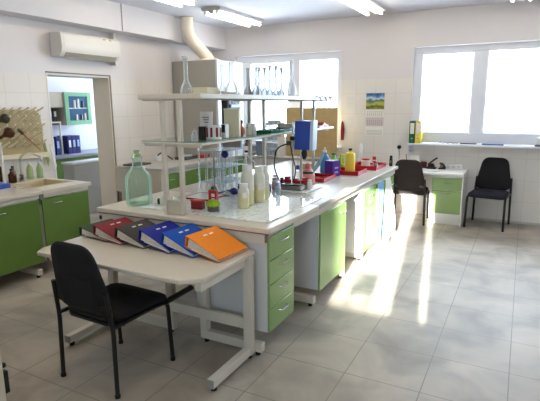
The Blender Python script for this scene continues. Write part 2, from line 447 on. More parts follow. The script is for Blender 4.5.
# ring binders fanned out on the desk
BINDER_GREEN = mat('dark green binder card', (52, 70, 44), .62, noise=.06, nscale=60)
BINDER_RED = mat('wine red binder card', (138, 34, 46), .62, noise=.05, nscale=60)
BINDER_GREY = mat('dark grey binder card', (66, 62, 58), .62, noise=.08, nscale=60)
BINDER_NAVY = mat('royal blue binder card', (28, 40, 142), .62, noise=.05, nscale=60)
BINDER_BLUE = mat('bright blue binder card', (24, 82, 176), .62, noise=.05, nscale=60)
BINDER_ORANGE = mat('orange binder card', (244, 140, 30), .62, noise=.04, nscale=60)
def ring_binder(loc, ry, rz, th, m, label):
    t = thing('ring_binder', label, 'ring binder', (0,0,0), 'ring binders fanned on the small desk')
    L_, W_ = .30, .285; m.node_tree.nodes['Principled BSDF'].inputs['Specular IOR Level'].default_value = .25
    MB().prism([(0,0), (W_,0), (W_,.004), (.004,.004), (.004,th-.004), (W_*.5,th*.62), (W_,.018), (W_+.001,.022), (W_*.5,th*.62+.005), (.004,th+.001), (-.002,th)], 0, L_, 'y').build('cover', m, t, bevel=.001)
    MB().prism([(.016,.006), (W_-.012,.006), (W_-.02,.015), (W_*.5,th*.56), (.02,th*.84)], .008, L_-.008, 'y').build('pages', PAGES, t)
    MB().prism([(.05,.004), (W_-.004,.004), (W_-.004,.0055), (.05,.0055)], .003, L_-.003, 'y').build('inner_sheet', PAPER, t)
    MB().cyl((-.004, L_*.25, th*.5), .012, .006, 12, 'x').build('finger_ring', CHROME, t)
    for k in (.42, .62):
        x = .055; z = th + .003 - (th*.38)*(x/(W_*.5))
        MB().cbox((x, L_*k, z+.0015), (.012, .034, .002), ry=math.atan2(th*.38, W_*.5)).build('cover_slot', PAPER, t)
    t.location = loc; t.rotation_euler = (0, ry, rz); return t
bd = [(-2.85, .766, .05, .06, BINDER_GREEN, 'dark green ring binder, leftmost of the row on the desk'),
      (-2.685, .790, .135, .072, BINDER_RED, 'wine red ring binder lying between the green and the grey one'),
      (-2.475, .796, .150, .074, BINDER_GREY, 'dark grey ring binder lying right of the red one'),
      (-2.255, .804, .180, .078, BINDER_NAVY, 'royal blue ring binder lying right of the dark grey one'),
      (-2.060, .806, .185, .076, BINDER_BLUE, 'brighter blue ring binder lying just left of the orange one'),
      (-1.862, .807, .190, .080, BINDER_ORANGE, 'orange ring binder, rightmost and topmost on the desk')]
for i, (x, z, ry, th, m, lb) in enumerate(bd):
    ring_binder((x, 2.35 + (.0 if i else .02), z), ry, -.03 - .012*i if i else -.05, th, m, lb)

# ------------------------------------------------------------------ island bench
t = thing('bench_worktop', 'beige end worktop of the island nearest the desk, carrying the shelf end', 'worktop', (-2.2, 3.1, .86))
MB().box(-3.0, -1.415, 2.68, 3.55, .862, .90).build('top_board', LAMIN, t, bevel=.007)
MB().box(-2.99, -1.43, 2.69, 3.54, .855, .862).build('edge_strip', STEEL, t)
t = thing('bench_worktop', 'long light grey worktop of the island behind the glass sheet', 'worktop', (-2.2, 4.9, .86))
MB().box(-3.0, -1.415, 3.556, 6.30, .862, .90).build('top_board', GREYLAM, t, bevel=.007)
MB().box(-2.99, -1.43, 3.566, 6.29, .855, .862).build('edge_strip', STEEL, t)
one(MB().box(-2.66, -1.50, 2.81, 3.80, .901, .907), 'glass_sheet', marble_glass(), 'white veined glass sheet lying on the island worktop', 'glass sheet', bevel=.002)

t = thing('steel_underframe', 'cream steel frame with C legs under the island worktops', 'bench frame', (-2.2, 4.5, 0))
MB().box(-2.98, -1.45, 2.69, 2.715, .785, .855).build('apron', FRAMEM, t, bevel=.003)
MB().box(-1.475, -1.45, 3.12, 6.27, .80, .855).build('apron', FRAMEM, t, bevel=.003)
MB().box(-2.98, -2.955, 2.72, 6.27, .80, .855).build('apron', FRAMEM, t, bevel=.003)
MB().box(-1.46, -1.435, 2.683, 2.70, .80, .852).build('joint_plate', STEEL, t, bevel=.002)
MB().box(-2.975, -2.955, 2.682, 2.69, .805, .835).build('socket', BLACKP, t)
for y in (2.625, 3.545, 4.30, 4.92, 6.2):
    for x0, x1, xc in ((-1.97, -1.46, -1.94), (-2.96, -2.22, -2.25)):
        if y < 3: z1 = .785
        else: z1 = .80
        lg = MB().box(xc-.03, xc+.03, y, y+.05, .095, z1).build('leg', FRAMEM, t, bevel=.004)
        ft = MB().box(x0, x1, y, y+.05, .03, .095).build('foot', FRAMEM, t, bevel=.004)
        for xx in (x0+.04, x1-.04): MB().cyl((xx, y+.025, 0), .017, .03, 12).build('levelling_foot', RUBBER, ft)

def front(mb, name, m, parent, hp, along, out=(1,0,0), bev=.004):
    o = mb.build(name, m, parent, bevel=bev)
    bow_handle(hp, along, out, 'handle', o)
    return o
t = thing('drawer_unit', 'drawer unit with four green drawers at the near corner of the island', 'drawer cabinet', (-1.75, 2.9, .15))
MB().box(-2.05, -1.452, 2.70, 3.10, .15, .852).build('carcass', CARCASS, t, bevel=.003)
for k in range(4):
    z0 = .155 + k*.171
    front(MB().box(-1.452, -1.434, 2.703, 3.097, z0, z0+.166), 'drawer', GREEN_LIT, t, (-1.434, 2.90, z0+.115), AY)
t = thing('base_cabinet', 'island cabinet with one tall green door right of the knee gap', 'cabinet', (-1.75, 3.95, .13))
MB().box(-2.05, -1.452, 3.62, 4.28, .13, .795).build('carcass', CARCASS, t, bevel=.003)
front(MB().box(-1.452, -1.434, 3.625, 4.278, .125, .795), 'door', GREEN_LIT, t, (-1.434, 4.17, .715), AY)
t = thing('base_cabinet', 'white island cabinet with green drawer and door left of the hanging cloths', 'cabinet', (-1.75, 5.1, .1))
MB().box(-2.05, -1.452, 4.86, 5.32, .10, .795).build('carcass', WHITE, t, bevel=.003)
front(MB().box(-1.452, -1.434, 4.865, 5.315, .60, .795), 'drawer', GREEN_LIT, t, (-1.434, 5.09, .72), AY)
front(MB().box(-1.452, -1.434, 4.865, 5.315, .105, .595), 'door', GREEN_LIT, t, (-1.434, 5.07, .50), AY)
t = thing('base_cabinet', 'far green island cabinet behind the hanging white cloth', 'cabinet', (-1.75, 5.8, .1))
MB().box(-2.05, -1.452, 5.36, 6.16, .10, .795).build('carcass', CARCASS, t, bevel=.003)
front(MB().box(-1.452, -1.434, 5.365, 6.155, .105, .795), 'door', GREEN_LIT, t, (-1.434, 6.0, .70), AY)

def cloth(name, y0, y1, z0, z1, xt, m, label, folds, amp, flare):
    mb = MB(); bm = mb.bm; nu, nv = 40, 14; grid = []
    for side in (0, 1):
        g = []
        for j in range(nv+1):
            v = j/nv; row = []
            for i in range(nu+1):
                u = i/nu
                w = (y1-y0)*(.35+.65*min(1, v*1.25)**.8) if flare else (y1-y0)
                y = y0 + (y1-y0)*.12*(1-v) + u*w
                x = xt + amp*(.4+v)*(math.sin(u*folds*2*PI+.6) + .5*math.sin(u*folds*4.3+v*2)) + amp*1.6 + side*.006
                z = z1 - v*(z1-z0) - .02*math.sin(u*5)*v
                row.append(bm.verts.new((x, y, z)))
            g.append(row)
        grid.append(g)
    for g in grid:
        for j in range(nv):
            for i in range(nu): bm.faces.new((g[j][i], g[j][i+1], g[j+1][i+1], g[j+1][i]))
    A, B = grid
    for j in range(nv):
        for i in (0, nu): bm.faces.new((A[j][i], A[j+1][i], B[j+1][i], B[j][i]))
    for i in range(nu):
        for j in (0, nv): bm.faces.new((A[j][i], A[j][i+1], B[j][i+1], B[j][i]))
    return one(mb, name, m, label, 'cloth', ang=80)
cloth('hanging_cloth', 5.20, 5.42, .12, .83, -1.405, mat('sky blue cloth', (120, 172, 214), .9), 'narrow pale blue cloth hanging from the island edge', 2, .010, False)
cloth('hanging_cloth', 5.44, 5.98, .06, .84, -1.40, mat('white cotton cloth', (232, 232, 228), .9), 'white cloth hanging in folds at the far end of the island', 3, .014, True)

# shelving on the island
t = thing('bench_shelf', 'cream steel shelving with two decks running along the island', 'shelf unit', (-2.25, 4.0, .9))
for y in (2.76, 4.02, 5.24):
    for x in (-2.335, -2.18):
        z0 = .901 if y < 2.8 else .901
        p = MB().box(x-.015, x+.015, y-.017, y+.017, z0, 1.745).build('post', FRAMEM, t, bevel=.004)
    MB().box(-2.319, -2.196, y-.012, y+.012, .903, 1.005).build('post_foot_panel', BEIGEP, t, bevel=.003)
    for z in (1.405, 1.735):
        MB().box(-2.51, -2.0, y-.012, y+.012, z, z+.018).build('bracket', FRAMEM, t, bevel=.002)
MB().box(-2.53, -1.98, 2.74, 5.36, 1.768, 1.778).build('shelf_deck', SHELFT, t)
MB().box(-2.535, -2.515, 2.735, 5.365, 1.745, 1.782).box(-1.995, -1.975, 2.735, 5.365, 1.745, 1.782).box(-2.515, -1.995, 2.735, 2.755, 1.745, 1.782).box(-2.515, -1.995, 5.345, 5.365, 1.745, 1.782).build('shelf_rim', FRAMEM, t, bevel=.003)
MB().box(-2.53, -1.98, 2.74, 5.36, 1.438, 1.446).build('shelf_deck', SHELFGL, t)
MB().box(-2.535, -2.52, 2.735, 5.365, 1.423, 1.438).box(-1.99, -1.975, 2.735, 5.365, 1.423, 1.438).box(-2.52, -1.99, 2.735, 2.75, 1.423, 1.438).box(-2.52, -1.99, 5.35, 5.365, 1.423, 1.438).build('shelf_rim', FRAMEM, t, bevel=.002)
ZT, ZL, ZB = 1.7785, 1.4465, .9005

# ------------------------------------------------------------------ glassware
FROST = lab_glass('grey white flask glass', (.86, .89, .92), (.62, .66, .70), 1.6, .42)
def hollow(prof, wall=.0022):
    inner = [(max(r-wall, .0012), h+(wall if i == 0 else 0)) for i, (r, h) in enumerate(prof)]
    return prof + [(inner[-1][0], prof[-1][1])] + inner[::-1][1:]
def vol_flask(x, y, z, h, r, label, stop=True, gm=None, group='volumetric flasks on the top shelf'):
    t = thing('volumetric_flask', label, 'flask', (x, y, z), group)
    n = r*.24+.004
    pr = [(r*.75, 0), (r, .006), (r, r*.5), (r*.86, r*1.15), (r*.5, r*1.8), (n, r*2.3), (n, h-.012), (n*1.35, h)]
    MB().lathe(hollow(pr), (x, y, z), 18).build('flask_body', gm or BLOWN, t)
    if stop: MB().lathe([(n*.9, h-.012), (n*1.0, h+.004), (n*1.7, h+.008), (n*1.7, h+.022), (n*.8, h+.026)], (x, y, z), 12).build('stopper', mat('frosted stopper', (222, 224, 226), .5), t)
    return t
vol_flask(-2.185, 2.86, ZT, .245, .046, 'clear volumetric flask left of the cream box on the top shelf')
vol_flask(-2.15, 3.28, ZT, .235, .036, 'slim flask on the top shelf beside the fume hood, left of the wider one', False)
vol_flask(-2.04, 3.24, ZT, .245, .052, 'wide flask on the top shelf just right of the cream lumps', False)
vol_flask(-2.09, 3.58, ZT, .225, .036, 'slim flask before the left window edge, left one of the close pair', False, FROST)
vol_flask(-2.03, 3.61, ZT, .235, .038, 'slim flask before the left window edge, right one of the close pair', False, FROST)
for y, h, w in ((3.70, .215, 'first'), (3.80, .215, 'second'), (3.90, .24, 'third'), (4.02, .245, 'fourth'), (4.13, .235, 'fifth')):
    vol_flask(-2.05, y, ZT, h, .034, f'{w} from the left of five stoppered flasks against the window', True, FROST)
t = thing('glass_bottle', 'tall long necked white glass flask at the window mullion on the top shelf', 'flask', (-2.05, 4.36, ZT))
MB().lathe(hollow([(.036,0), (.044,.008), (.046,.06), (.036,.11), (.018,.16), (.016,.31), (.02,.325)]), (-2.05, 4.36, ZT), 18).build('flask_body', mat('milk glass', (232, 236, 238), .15, trans=.5), t)
MB().cyl((-2.05, 4.36, ZT+.326), .02, .022, 14, bev=.003).build('stopper', WHITE, t)
one(MB().lathe([(.010,0), (.011,.02), (.008,.03), (.004,.034)], (-2.37, 2.79, ZT), 12), 'porcelain_cup', WHITE, 'tiny white porcelain cup at the left end of the top shelf', 'cup')
t = thing('storage_box', 'low cream cardboard box on the top shelf', 'box', (-2.135, 3.02, ZT))
MB().box(-2.215, -2.055, 2.93, 3.09, ZT, ZT+.036).build('box_body', CREAM, t, bevel=.003)
MB().box(-2.219, -2.051, 2.926, 3.094, ZT+.036, ZT+.05).build('lid', CREAM, t, bevel=.003)
for i, (x, y, r, lb) in enumerate(((-2.075, 3.10, .024, 'cream porcelain dish, nearest of three behind the cream box'), (-2.055, 3.16, .026, 'cream porcelain dish, middle of three behind the cream box'), (-2.03, 3.12, .02, 'cream porcelain dish, smallest of three beside the cream box'))):
    one(MB().lathe([(r*.5,0), (r*.9,.012), (r,.026), (r*.9,.026), (r*.75,.012), (0,.006)], (x, y, ZT), 16), 'porcelain_dish', CREAM, lb, 'dish', 'porcelain dishes on the top shelf')
for y, dz, wd in ((4.86, .11, 'first'), (5.02, .12, 'second'), (5.16, .12, 'third'), (5.30, .13, 'fourth')):
    one(MB().tube(fillet([(-2.02, y, ZT+.006), (-1.962, y, ZT+.012), (-1.93, y-.004, ZT-.05), (-1.94, y-.06, ZT-dz)], .03), .006, 8), 'bent_tube', mat('grey glass tube', (150, 156, 162), .3), f'{wd} from the left of four bent tubes on the shelf end', 'tube', 'bent tubes hooked over the shelf end')

# lower shelf
def jar(x, y, z, r, h, m, label, lidm=None, name='jar', cat='jar', lidh=.012):
    t = thing(name, label, cat, (x, y, z))
    MB().lathe([(r*.9,0), (r,.004), (r,h*.78), (r*.72,h*.9), (r*.7,h)], (x, y, z), 18).build('body', m, t)
    if lidm: MB().cyl((x, y, z+h), r*.78, lidh, 16, bev=.002).build('lid', lidm, t)
    return t
t = thing('desiccator_knob', 'small clear glass jar on the lower shelf by the second post', 'jar', (-2.10, 2.82, ZL)); t.name = 'glass_jar'
MB().lathe(hollow([(.022,0), (.024,.004), (.024,.045), (.016,.055), (.018,.062)]), (-2.10, 2.82, ZL), 16).build('body', BLOWN, t)
MB().lathe([(.017,.062), (.02,.068), (.006,.075), (.009,.085), (0,.09)], (-2.10, 2.82, ZL), 14).build('lid', BLOWN, t)
t = thing('notice_card', 'white printed card standing on the lower shelf behind the labelled tub', 'card', (-2.11, 2.985, ZL))
MB().cbox((-2.11, 2.985, ZL+.105), (.112, .004, .205), rx=-.06).build('card', PAPER, t)
mb = MB()
for k in range(3): mb.cbox((-2.11+.004*k, 2.9775+.0036*-k*.3, ZL+.165-k*.018), (.066-.014*k, .001, .007), rx=-.06)
mb.build('printed_line', mat('grey print', (120, 118, 116), .8), t)
one(MB().box(-2.135, -2.095, 2.915, 2.955, ZL, ZL+.10), 'black_box', BLACKP, 'small black box left of the labelled tub on the lower shelf', 'box', bevel=.003)
t = thing('labelled_tub', 'white tub with dark red label stripes on the lower shelf', 'tub', (-2.07, 3.02, ZL))
MB().lathe([(.052,0), (.057,.004), (.06,.10), (.06,.105)], (-2.07, 3.02, ZL), 22).build('body', WHITE, t)
for a in (-1.9, -1.25, -.55, .1):
    r_ = .0598
    MB().cbox((-2.07+r_*math.cos(a), 3.02+r_*math.sin(a), ZL+.055), (.004, .017, .07), rz=a).build('label_stripe', DRED, t)
t = thing('grey_white_box', 'narrow white bottle with black label right of the labelled tub', 'bottle', (-2.06, 3.165, ZL)); t.name = 'reagent_bottle'
MB().box(-2.085, -2.04, 3.14, 3.19, ZL, ZL+.11).build('body', WHITE, t, bevel=.006)
MB().box(-2.08, -2.045, 3.137, 3.1395, ZL+.045, ZL+.105).build('label', BLACKP, t)
t = thing('cream_board', 'blank cream carton standing upright on the lower shelf', 'carton', (-2.1, 3.34, ZL)); t.name = 'upright_carton'
MB().cbox((-2.10, 3.335, ZL+.111), (.135, .035, .22), rz=.12).build('carton_body', CREAM, t, bevel=.003)
MB().cbox((-2.10, 3.335, ZL+.224), (.137, .037, .006), rz=.12).build('top_flap', mat('pale cream flap', (236, 230, 206), .6), t)
t = thing('round_flask', 'round orange brown flask with dark stopper on the lower shelf', 'flask', (-2.08, 3.43, ZL))
MB().lathe([(.02,0), (.034,.014), (.040,.04), (.032,.066), (.015,.082), (.014,.10)], (-2.08, 3.43, ZL), 20).build('body', ORANGEC, t)
MB().cyl((-2.08, 3.43, ZL+.10), .02, .03, 14, bev=.003).build('stopper', AMBER, t)
for i, (y, m, w) in enumerate(((3.60, MILKY, 'left'), (3.68, WHITE, 'right'))):
    jar(-2.10, y, ZL, .026, .085, m, f'small white jar behind the orange flask, {w} one of two', WHITE)
t = thing('green_tray', 'flat dark green tray on the lower shelf in front of the window', 'tray', (-2.1, 4.03, ZL))
MB().box(-2.15, -1.99, 3.80, 4.28, ZL, ZL+.008).build('tray_base', BOTGRN, t, bevel=.002)
MB().box(-2.15, -2.14, 3.80, 4.28, ZL+.008, ZL+.03).box(-2.0, -1.99, 3.80, 4.28, ZL+.008, ZL+.03).box(-2.14, -2.0, 3.80, 3.81, ZL+.008, ZL+.03).box(-2.14, -2.0, 4.27, 4.28, ZL+.008, ZL+.03).build('tray_rim', BOTGRN, t)
for k, (m, nm) in enumerate(((mat('brown card', (140, 96, 70), .7), 'brown covered notebook, lowest of the stack on the lower shelf'), (PAPER, 'white notebook in the middle of the stack on the lower shelf'), (mat('grey green card', (140, 160, 130), .7), 'grey green notebook, topmost of the stack on the lower shelf'))):
    tt = thing('notebook', nm, 'book', (-2.1, 4.40, ZL+k*.021), 'notebooks on the lower shelf')
    MB().cbox((-2.12, 4.41, ZL+.010+k*.021), (.20-.02*k, .20, .019), rz=.1*k).build('page_block', PAGES, tt)
    MB().cbox((-2.12, 4.41, ZL+.0005+k*.021+.0195), (.206-.02*k, .206, .002), rz=.1*k).build('cover', m, tt)
t = thing('red_holder', 'red tray shaped holder at the far end of the lower shelf', 'holder', (-2.08, 5.2, ZL))
MB().prism([(5.10, ZL), (5.32, ZL), (5.32, ZL+.022), (5.24, ZL+.03), (5.18, ZL+.055), (5.12, ZL+.028), (5.10, ZL+.02)], -2.14, -2.02, 'x').build('holder_body', RED, t, bevel=.003)
MB().box(-2.05, -2.0, 4.98, 5.10, ZL, ZL+.02).build('clip', WHITE, t, bevel=.003)

# ------------------------------------------------------------------ on the island
G = .9075  # top of the glass sheet
t = thing('glass_carboy', 'big greenish glass carboy at the left corner of the island', 'bottle', (-2.77, 2.93, ZB))
pr = [(.085,0), (.102,.008), (.106,.03), (.106,.215), (.098,.245), (.055,.30), (.042,.318), (.038,.37), (.044,.38), (.044,.395)]
MB().lathe(hollow(pr, .004), (-2.77, 2.93, ZB), 28).build('bottle_body', GREENGL, t)
MB().lathe([(.0,.391), (.03,.391), (.032,.40), (.034,.415), (.022,.42), (.02,.432), (.028,.446), (.0,.45)], (-2.77, 2.93, ZB), 20).build('stopper', mat('pale green glass stopper', (196, 220, 170), .15, trans=.5), t)
jar(-2.60, 2.985, ZB, .02, .055, mat('dark green glass', (30, 80, 56), .2, trans=.3), 'small dark green bottle right of the big glass carboy', WHITE)
jar(-2.545, 2.95, ZB, .018, .075, MILKY, 'small clear vial between the carboy and the first shelf post', WHITE, 'vial', 'vial')
jar(-2.50, 3.02, ZB, .014, .06, MILKY, 'tiny white vial just left of the first shelf post', WHITE, 'vial', 'vial')
t = thing('moss_pot', 'dark grey pot of bright green moss on the glass sheet', 'plant pot', (-2.045, 2.945, G))
MB().lathe([(.036,0), (.043,.003), (.045,.05), (.041,.05), (.039,.042), (0,.042)], (-2.045, 2.945, G), 20).build('pot', STONE, t)
mb = MB(); rnd = random.Random(3)
mb.lathe([(.041,.036), (.055,.05), (.054,.064), (.043,.079), (.022,.088), (0,.09)], (-2.045, 2.945, G), 24)
for v in mb.bm.verts: v.co += Vector((rnd.uniform(-1,1), rnd.uniform(-1,1), rnd.uniform(-1,1)))*.003
mb.build('moss', MOSS, t)
t = thing('red_box', 'dark red box with lid near the shelf post on the island', 'box', (-2.20, 2.965, G))
MB().cbox((-2.20, 2.965, G+.03), (.095, .06, .06), rz=.1).build('box_body', DRED, t, bevel=.004)
MB().cbox((-2.20, 2.965, G+.066), (.10, .065, .012), rz=.1).build('lid', RED, t, bevel=.003)
t = thing('instrument_tray', 'pale tray with red rim behind the red box on the island', 'tray', (-2.43, 3.39, G))
MB().box(-2.56, -2.30, 3.25, 3.50, G, G+.012).build('tray_base', WHITE, t, bevel=.003)
MB().box(-2.565, -2.295, 3.245, 3.25, G, G+.014).box(-2.565, -2.295, 3.50, 3.505, G, G+.014).box(-2.565, -2.56, 3.25, 3.50, G, G+.014).box(-2.30, -2.295, 3.25, 3.50, G, G+.014).build('tray_rim', RED, t)
t = thing('red_timer', 'small red box with two white windows behind the moss pot', 'timer', (-2.26, 3.30, G))
MB().cbox((-2.215, 3.20, G+.055), (.075, .04, .11)).build('housing', RED, t, bevel=.004)
for z in (.032, .07): MB().cbox((-2.205, 3.179, G+z), (.03, .002, .024)).build('display', PAPER, t)
jar(-2.50, 3.62, ZB, .035, .05, BOTGRN, 'squat dark green pot behind the pale red rimmed tray', BOTGRN, 'pot', 'pot')
t = thing('pipette_bulb', 'dark blue rubber pipette bulb lying on the island', 'pipette bulb', (-2.27, 3.60, ZB))
MB().lathe([(.004,-.075), (.008,-.05), (.012,-.035), (.03,-.015), (.034,.01), (.024,.035), (.008,.045), (0,.05)], (-2.27, 3.60, ZB+.038), 18, 'x').build('bulb', NAVY, t)
MB().tube([(-2.335, 3.60, ZB+.037), (-2.42, 3.56, ZB+.012)], .007).build('stem', NAVY, t)
# pipette stand with glass tubes
t = thing('pipette_stand', 'clear acrylic stand full of glass tubes at the left side of the island', 'stand', (-2.46, 3.72, ZB))
for x in (-2.61, -2.36):
    for y in (3.56, 3.94): MB().box(x-.006, x+.006, y-.006, y+.006, ZB, 1.335).build('upright', ACRYL, t)
for z in (1.0, 1.14, 1.29): MB().box(-2.62, -2.35, 3.55, 3.95, z, z+.007).build('rack_plate', mat('frosted acrylic', (214, 226, 232), .2, trans=.4), t)
k = 0
for x in (-2.56, -2.48, -2.40):
    for y in (3.60, 3.69, 3.78, 3.87):
        if (k*7) % 5 != 3: MB().lathe(hollow([(.010,.02), (.013,.03), (.013,.36+.02*(k % 3))], .002), (x, y, ZB), 10).build('glass_tube', BLOWN, t)
        k += 1
t = thing('retort_stand', 'thin steel retort rod standing behind the moss pot', 'retort stand', (-2.42, 3.54, ZB))
MB().box(-2.49, -2.38, 3.505, 3.535, ZB, ZB+.012).build('base', STEEL, t, bevel=.003)
MB().cyl((-2.42, 3.52, ZB+.012), .008, .34, 12).build('rod', STEEL, t)
t = thing('pipette', 'upright glass pipette with a dark blue ball on top beside the acrylic stand', 'pipette', (-2.287, 3.50, G))
MB().lathe([(.03,0), (.032,.004), (.01,.012)], (-2.287, 3.50, G), 16).build('foot', ACRYL, t)
MB().tube([(-2.287, 3.50, G+.012), (-2.287, 3.50, 1.25)], .006).build('tube', ACRYL, t)
MB().lathe([(0,0), (.02,.008), (.033,.028), (.033,.042), (.02,.062), (0,.07)], (-2.287, 3.50, 1.245), 18).build('ball', NAVY, t)
jar(-2.28, 3.72, ZB, .018, .075, NAVY, 'small dark blue capped bottle right of the acrylic stand', NAVY, 'bottle', 'bottle')
jar(-2.31, 3.78, ZB, .016, .06, BOTGRN, 'small dark green bottle right of the acrylic stand', BLACKP, 'bottle', 'bottle')

def wash_bottle(x, y, z, r, h, label, fill=.5, spout=True):
    t = thing('wash_bottle', label, 'bottle', (x, y, z), 'milky bottles of yellow liquid')
    hb = h*.80; hf = hb*fill
    MB().lathe([(r*.9,0), (r,.006), (r,hf)], (x, y, z), 22).build('liquid', YLIQ, t)
    MB().lathe([(r,hf), (r,hb*.82), (r*.92,hb*.9), (r*.72,hb), (r*.7,hb+.01)], (x, y, z), 22).build('bottle_body', MILKY, t)
    MB().cyl((x, y, z+hb+.008), r*.76, h*.14, 18, bev=.003).build('cap', WHITE, t)
    MB().cbox((x+r*.72, y-r*.72, z+hf*.9), (r*.9, .002, hf*.35), rz=PI/4).build('label', PAPER, t)
    if spout: MB().tube(fillet([(x, y, z+hb+h*.13), (x-.01, y, z+h+.07), (x+.05, y-.01, z+h+.03), (x+.085, y-.012, z+h-.0)], .012), .005, 8).build('spout', WHITE, t)
    return t
wash_bottle(-1.895, 3.15, G, .043, .20, 'small bottle of yellow liquid, nearest of the milky bottles', .75, False)
wash_bottle(-1.93, 3.27, G, .054, .34, 'tall milky wash bottle with a bent spout right behind the small yellow bottle', .45, True)
wash_bottle(-1.90, 3.41, G, .050, .31, 'milky bottle with a white label right of the bent spout bottle', .6, False)
wash_bottle(-1.92, 3.53, G, .048, .30, 'milky bottle of yellow liquid, farthest of the row beside the shelf post', .6, False)
jar(-1.905, 3.77, G, .026, .085, mat('bluish clear plastic', (206, 222, 236), .15, trans=.5), 'small clear vial with bluish cap in front of the titration stand', mat('pale blue cap', (150, 180, 220), .4), 'vial', 'vial', .025)

# titration stand with a blue box
t = thing('titration_stand', 'titration apparatus on a white base plate with a blue box on its rod', 'laboratory apparatus', (-1.86, 4.13, ZB))
MB().box(-2.03, -1.70, 3.93, 4.32, ZB, ZB+.014).build('base_plate', WHITE, t, bevel=.003)
MB().box(-2.01, -1.77, 3.97, 4.10, ZB+.014, ZB+.055).build('stirrer', STEEL, t, bevel=.006)
MB().box(-1.99, -1.79, 3.985, 4.085, ZB+.055, ZB+.066).build('stirrer_top', BLACKP, t, bevel=.004)
MB().cyl((-1.97, 4.22, ZB+.014), .009, .62, 12).build('rod', CHROME, t)
MB().cyl((-1.90, 4.27, ZB+.014), .012, .42, 12).build('rod', FRAMEM, t)
bx = MB().cbox((-1.84, 4.20, 1.415), (.155, .14, .27), rz=.12, ry=.03).build('blue_box', BLUE, t, bevel=.006)
MB().cbox((-1.752, 4.212, 1.415), (.03, .145, .28), rz=.12, ry=.03).build('side_panel', mat('pale blue panel', (190, 208, 232), .4), bx, bevel=.004)
MB().box(-1.99, -1.90, 4.19, 4.25, 1.36, 1.40).build('rod_clamp', BLACKP, t, bevel=.004)
MB().lathe([(.016,-.09), (.026,-.06), (.03,-.03), (.022,-.0)], (-1.835, 4.19, 1.278), 14).build('clamp_knob', BLACKP, t)
MB().tube(fillet([(-1.97, 4.16, 1.34), (-2.08, 4.08, 1.30), (-2.08, 4.02, 1.12), (-2.0, 3.98, 1.0)], .08), .007).build('hose', BLACKP, t)
MB().tube(fillet([(-1.97, 4.16, 1.34), (-1.92, 4.10, 1.22), (-1.86, 4.06, 1.10), (-1.88, 4.04, .99)], .06), .006).build('hose', BLACKP, t)
MB().cbox((-1.975, 4.14, 1.34), (.05, .05, .04), rz=.4).build('valve', BLACKP, t, bevel=.005)
MB().tube([(-1.885, 4.15, 1.12), (-1.885, 4.15, 1.25)], .006).build('burette', BLOWN, t)
MB().cyl((-1.885, 4.15, 1.09), .017, .04, 14).build('burette_tap', BLUE, t)
def pot(x, y, z, r, h, m, lb, name='sample_cup', cat='cup', lid=None): return jar(x, y, z, r, h, m, lb, lid, name, cat)
P0 = ZB+.0145
pot(-2.00, 4.16, P0, .038, .085, RED, 'red sample cup left on the titration base plate', lid=DRED)
pot(-1.91, 4.17, P0, .040, .080, RED, 'red sample cup with white lid in the middle of the titration base plate', lid=WHITE)
pot(-1.82, 4.18, P0, .040, .085, RED, 'red sample cup right on the titration base plate', lid=RED)
pot(-1.755, 4.13, P0, .026, .075, WHITE, 'white sample cup at the right edge of the titration base plate', lid=WHITE)
pot(-2.09, 4.06, ZB, .030, .095, mat('pale pink plastic', (226, 200, 204), .4), 'pale pink cup with dark lid left of the titration base plate', lid=BLACKP)
pot(-2.085, 3.93, ZB, .024, .07, PURPLE, 'small purple cup left of the titration base plate', lid=WHITE)
pot(-2.13, 4.15, ZB, .030, .11, WHITE, 'white cup with red lid left behind the titration base plate', lid=DRED)
pot(-2.08, 4.20, ZB, .024, .08, DRED, 'dark red cup behind the titration base plate', lid=BLACKP)
t = thing('pink_flask', 'flask of pink liquid with dark collar right behind the titration box', 'flask', (-1.92, 4.47, ZB))
MB().lathe([(.07,0), (.077,.006), (.077,.09), (.057,.135), (.034,.16)], (-1.92, 4.47, ZB), 22).build('flask_body', PINKL, t)
MB().lathe([(.066,.108), (.071,.115), (.064,.13), (.055,.133)], (-1.92, 4.47, ZB), 22).build('collar', BLACKP, t)
MB().lathe([(.03,.155), (.034,.16), (.03,.20), (.018,.212), (0,.214)], (-1.92, 4.47, ZB), 18).build('stopper', mat('salmon rubber', (200, 110, 96), .6), t)

def tray(x0, x1, y0, y1, z, h, m, label):
    t = thing('red_tray', label, 'tray', ((x0+x1)/2, (y0+y1)/2, z), 'red trays on the island')
    w = .008
    MB().box(x0, x1, y0, y1, z, z+.008).build('tray_base', m, t)
    MB().box(x0, x1, y0, y0+w, z+.008, z+h).box(x0, x1, y1-w, y1, z+.008, z+h).box(x0, x0+w, y0+w, y1-w, z+.008, z+h).box(x1-w, x1, y0+w, y1-w, z+.008, z+h).build('tray_rim', m, t, bevel=.002)
tray(-2.06, -1.80, 4.62, 4.98, ZB, .04, RED, 'red tray left of the purple box on the island')
tray(-1.95, -1.62, 5.22, 5.56, ZB, .045, RED, 'red tray under the yellow bottle on the island')
tray(-1.92, -1.55, 5.72, 6.18, ZB, .05, RED, 'red tray with the white canister at the far end of the island')
t = thing('blue_bottle', 'light blue bottle behind the purple box on the island', 'bottle', (-2.07, 5.33, ZB))
MB().lathe([(.05,0), (.055,.006), (.055,.17), (.04,.205), (.02,.225), (.02,.245)], (-2.07, 5.33, ZB), 20).build('bottle_body', SKYBL, t)
MB().lathe([(.024,.24), (.024,.265), (.008,.27), (.006,.30), (0,.302)], (-2.07, 5.33, ZB), 14).build('nozzle', WHITE, t)
t = thing('spray_bottle', 'pale blue leaning spray tube left of the purple box', 'bottle', (-2.10, 5.10, ZB))
MB().tube([(-2.12, 5.02, ZB+.012), (-2.08, 5.16, ZB+.12), (-2.05, 5.24, ZB+.24)], [.022, .022, .014], 14).build('tube_body', mat('pale aqua plastic', (170, 206, 220), .25, trans=.3), t)
